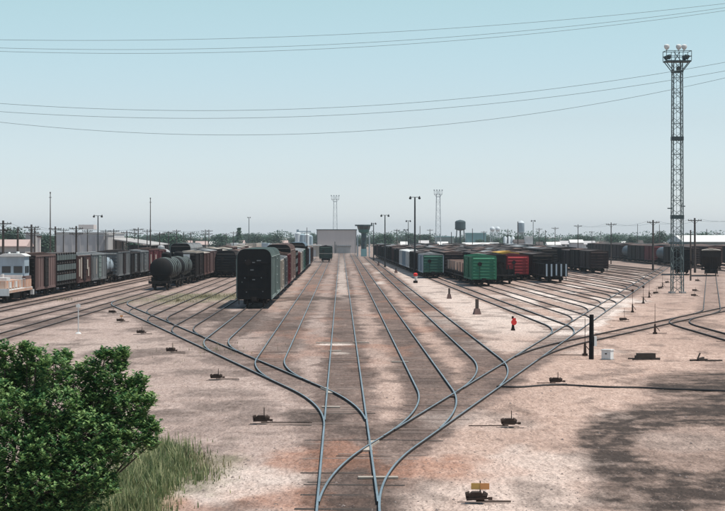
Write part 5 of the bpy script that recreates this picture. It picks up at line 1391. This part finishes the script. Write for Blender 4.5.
# far trees, each a thing
def tree_mesh(seed, H, W, kind):
    rr = random.Random(seed); tr = MB(); V, F = [], []
    tr.cyl((0,0,-.2),(.1,0,H*.35),.28,.2,7,False); cent = []
    nb = 11 if kind != 'cedar' else 7
    for k in range(nb):
        if kind == 'cedar': z = H*(.2+.75*k/nb); r = W*.5*(1-.85*k/nb); c = Vector((rr.uniform(-.2,.2),rr.uniform(-.2,.2),z)); rad = max(.6,r)
        else:
            a = k*2.4; q = W*.32*math.sqrt(rr.random())*(1-.55*k/nb); c = Vector((q*math.cos(a)*1.25,q*math.sin(a),H*(.22+.58*k/nb+rr.uniform(-.06,.06)))); rad = W*rr.uniform(.24,.33)*(1.0 if k < 7 else .82)
        cent.append((c, rad)); tr.cyl((.1,0,H*.33),tuple(c),.13,.05,5,False)
    for c, rad in cent:
        for _ in range(150):
            v = Vector((rr.gauss(0,1),rr.gauss(0,1),rr.gauss(0,1))).normalized(); p = c+Vector((v.x,v.y,v.z*.8))*rad*(1-.55*rr.random()**1.5)
            s = rr.uniform(.30,.68); leaf_quad(V,F,p,Vector((rr.uniform(-1,1),rr.uniform(-1,1),rr.uniform(-.5,.7))),Vector((v.x,v.y,v.z+.5)),s*1.2,s)
    cm = bpy.data.meshes.new('crown'); cm.from_pydata(V,[],F); cm.materials.append(M['leaf_far' if seed % 2 else 'leaf_dark'])
    return tr.mesh('trunk', mats=(M['bark'],)), cm
random.seed(5)
TM = [tree_mesh(k, 10, 9.5, 'round') for k in range(5)] + [tree_mesh(9, 11, 5, 'cedar')]
def far_tree(px, pytop, Y, label, k=None, group='trees along the horizon', wide=1.0):
    k = random.randrange(5) if k is None else k; x = XP(px,Y); h = max(3.5, ZP(pytop,Y)); s = h/10
    t = thing('broadleaf_tree' if k < 5 else 'cedar_tree', label, 'tree', (x,Y,0), random.random()*6.28, group); t.scale = (s*wide,s*wide,s)
    for nm, m_ in zip(('trunk','crown'), TM[k]):
        o = bpy.data.objects.new(nm, m_); COL.objects.link(o); o.parent = t
    return t
for px, py, Y, w_, k, lab in ((9,222.5,640,1.1,None,'tall dark tree at far left behind the two-armed pole'),(15,226,660,1.0,None,'dark tree just right of the tallest far left tree'),(41,231,620,1.2,None,'dense green tree between the office block and grey warehouse'),(48,232.5,640,1.2,None,'green tree left of the grey warehouse behind the mast'),
   (-4,230,620,1.2,None,'green tree cut by the left edge'),(98,229.5,640,1.1,None,'dark tree rising behind the warehouse right end'),(131,234,640,1.2,None,'dark tree seen behind the open shed'),(170,230.5,700,1.3,None,'broad green tree above the tank car row'),(177,231.5,720,1.2,None,'broad green tree right of another above the tank car row'),(163,232.5,730,1.1,None,'green tree left of the broad ones above the tank car row'),
   (239,227.5,900,1.0,5,'pointed dark cedar above the tree line left of the tall black boxcar'),(219,232.5,900,1.3,None,'rounded tree above the end of the tank car row'),(257,233,950,1.2,None,'rounded far tree right of the pointed cedar'),(276.5,230.5,950,1.1,None,'higher rounded tree above the tall tan boxcar'),
   (266,234,980,1.2,None,'low far tree between two higher ones left of the silos'),(660,229.5,900,1.1,None,'high tree above the dark string left of the light tower'),(705,229.5,780,1.6,None,'broad tree rising over the white-roofed warehouse'),(615,233,900,1.2,None,'tree beside the T-topped pole right of the dark rows'),(632,234,900,1.3,None,'broad tree mid-way between the T-topped poles'),(381,232,900,1.2,None,'dark tree right of the yard tower'),(388,231,880,1.1,None,'dark tree above the second lamp post')):
    far_tree(px,py,Y,lab,k,wide=w_)
for i in range(230):
    px = -30 + 790*(i+.5)/230 + random.uniform(-3,3); Y = random.uniform(1000,1650)
    top = 235.0 + random.uniform(-1.0,2.6) + 1.7*math.sin(px*.071) + 1.1*math.sin(px*.19+1) - (1.2 if (360 < px < 430 or 590 < px < 680) else 0)
    if 440 < px < 560: top += 1.0
    if math.sin(px*.043+2)+math.sin(px*.117) > 1.15: continue
    far_tree(px, top, Y, 'hazy green broadleaf tree in the far tree line', wide=random.uniform(1.1,1.9))
hrng = random.Random(77)
for k, px in enumerate((186,201,214,241,262,284,394,404,424,443,540,566,590,606,622,640,668,690)):
    wd = hrng.uniform(5,11); wall_, roof_ = hrng.choice([('white','wallgrey'),('concrete','whiteroof'),('cream','roofpink'),('wallgrey','roof_dark')])
    block('house', 'small %s roofed far house, %s from the left along the horizon' % ({'wallgrey':'grey','whiteroof':'white','roofpink':'pink','roof_dark':'dark'}[roof_], ORD[k]), px-wd/2, px+wd/2, hrng.uniform(240.2,242.2), hrng.uniform(900,990), 8, wall_, roof_, ridge=1.5, cat='house', wins=2)
V, F = [], []
for _ in range(30000):
    y = random.uniform(1800,2300); x = random.uniform(-.24,.24)*y; hh = 5.2+2.6*math.sin(x*.013+y*.01)+2.2*math.sin(x*.057)+1.5*math.sin(x*.21)
    p = Vector((x,y,max(.3,hh*random.random()**.6))); s = random.uniform(.7,1.5); leaf_quad(V,F,p,rv(),rv()+Vector((0,-.3,.6)),s*1.3,s)
me = bpy.data.meshes.new('distant_woods'); me.from_pydata(V,[],F); me.materials.append(M['leaf_far'])
o = bpy.data.objects.new('distant_woods', me); COL.objects.link(o); o['kind'] = 'stuff'; o['label'] = 'far hazy wood closing the horizon'

# ------------------------------------------------------------------ haze
hm = bpy.data.materials.new('haze air'); hm.use_nodes = True; n = hm.node_tree.nodes; l = hm.node_tree.links
n.remove(n['Principled BSDF']); pv = n.new('ShaderNodeVolumePrincipled')
pv.inputs['Color'].default_value = (.80,.88,.93,1); pv.inputs['Density'].default_value = .00012; pv.inputs['Anisotropy'].default_value = .2
l.new(pv.outputs[0], n['Material Output'].inputs['Volume'])
mb = MB(); mb.box(-2500,2500,-70,5100,-1.2,31); hz = mb.build('haze', hm); hz['kind'] = 'stuff'
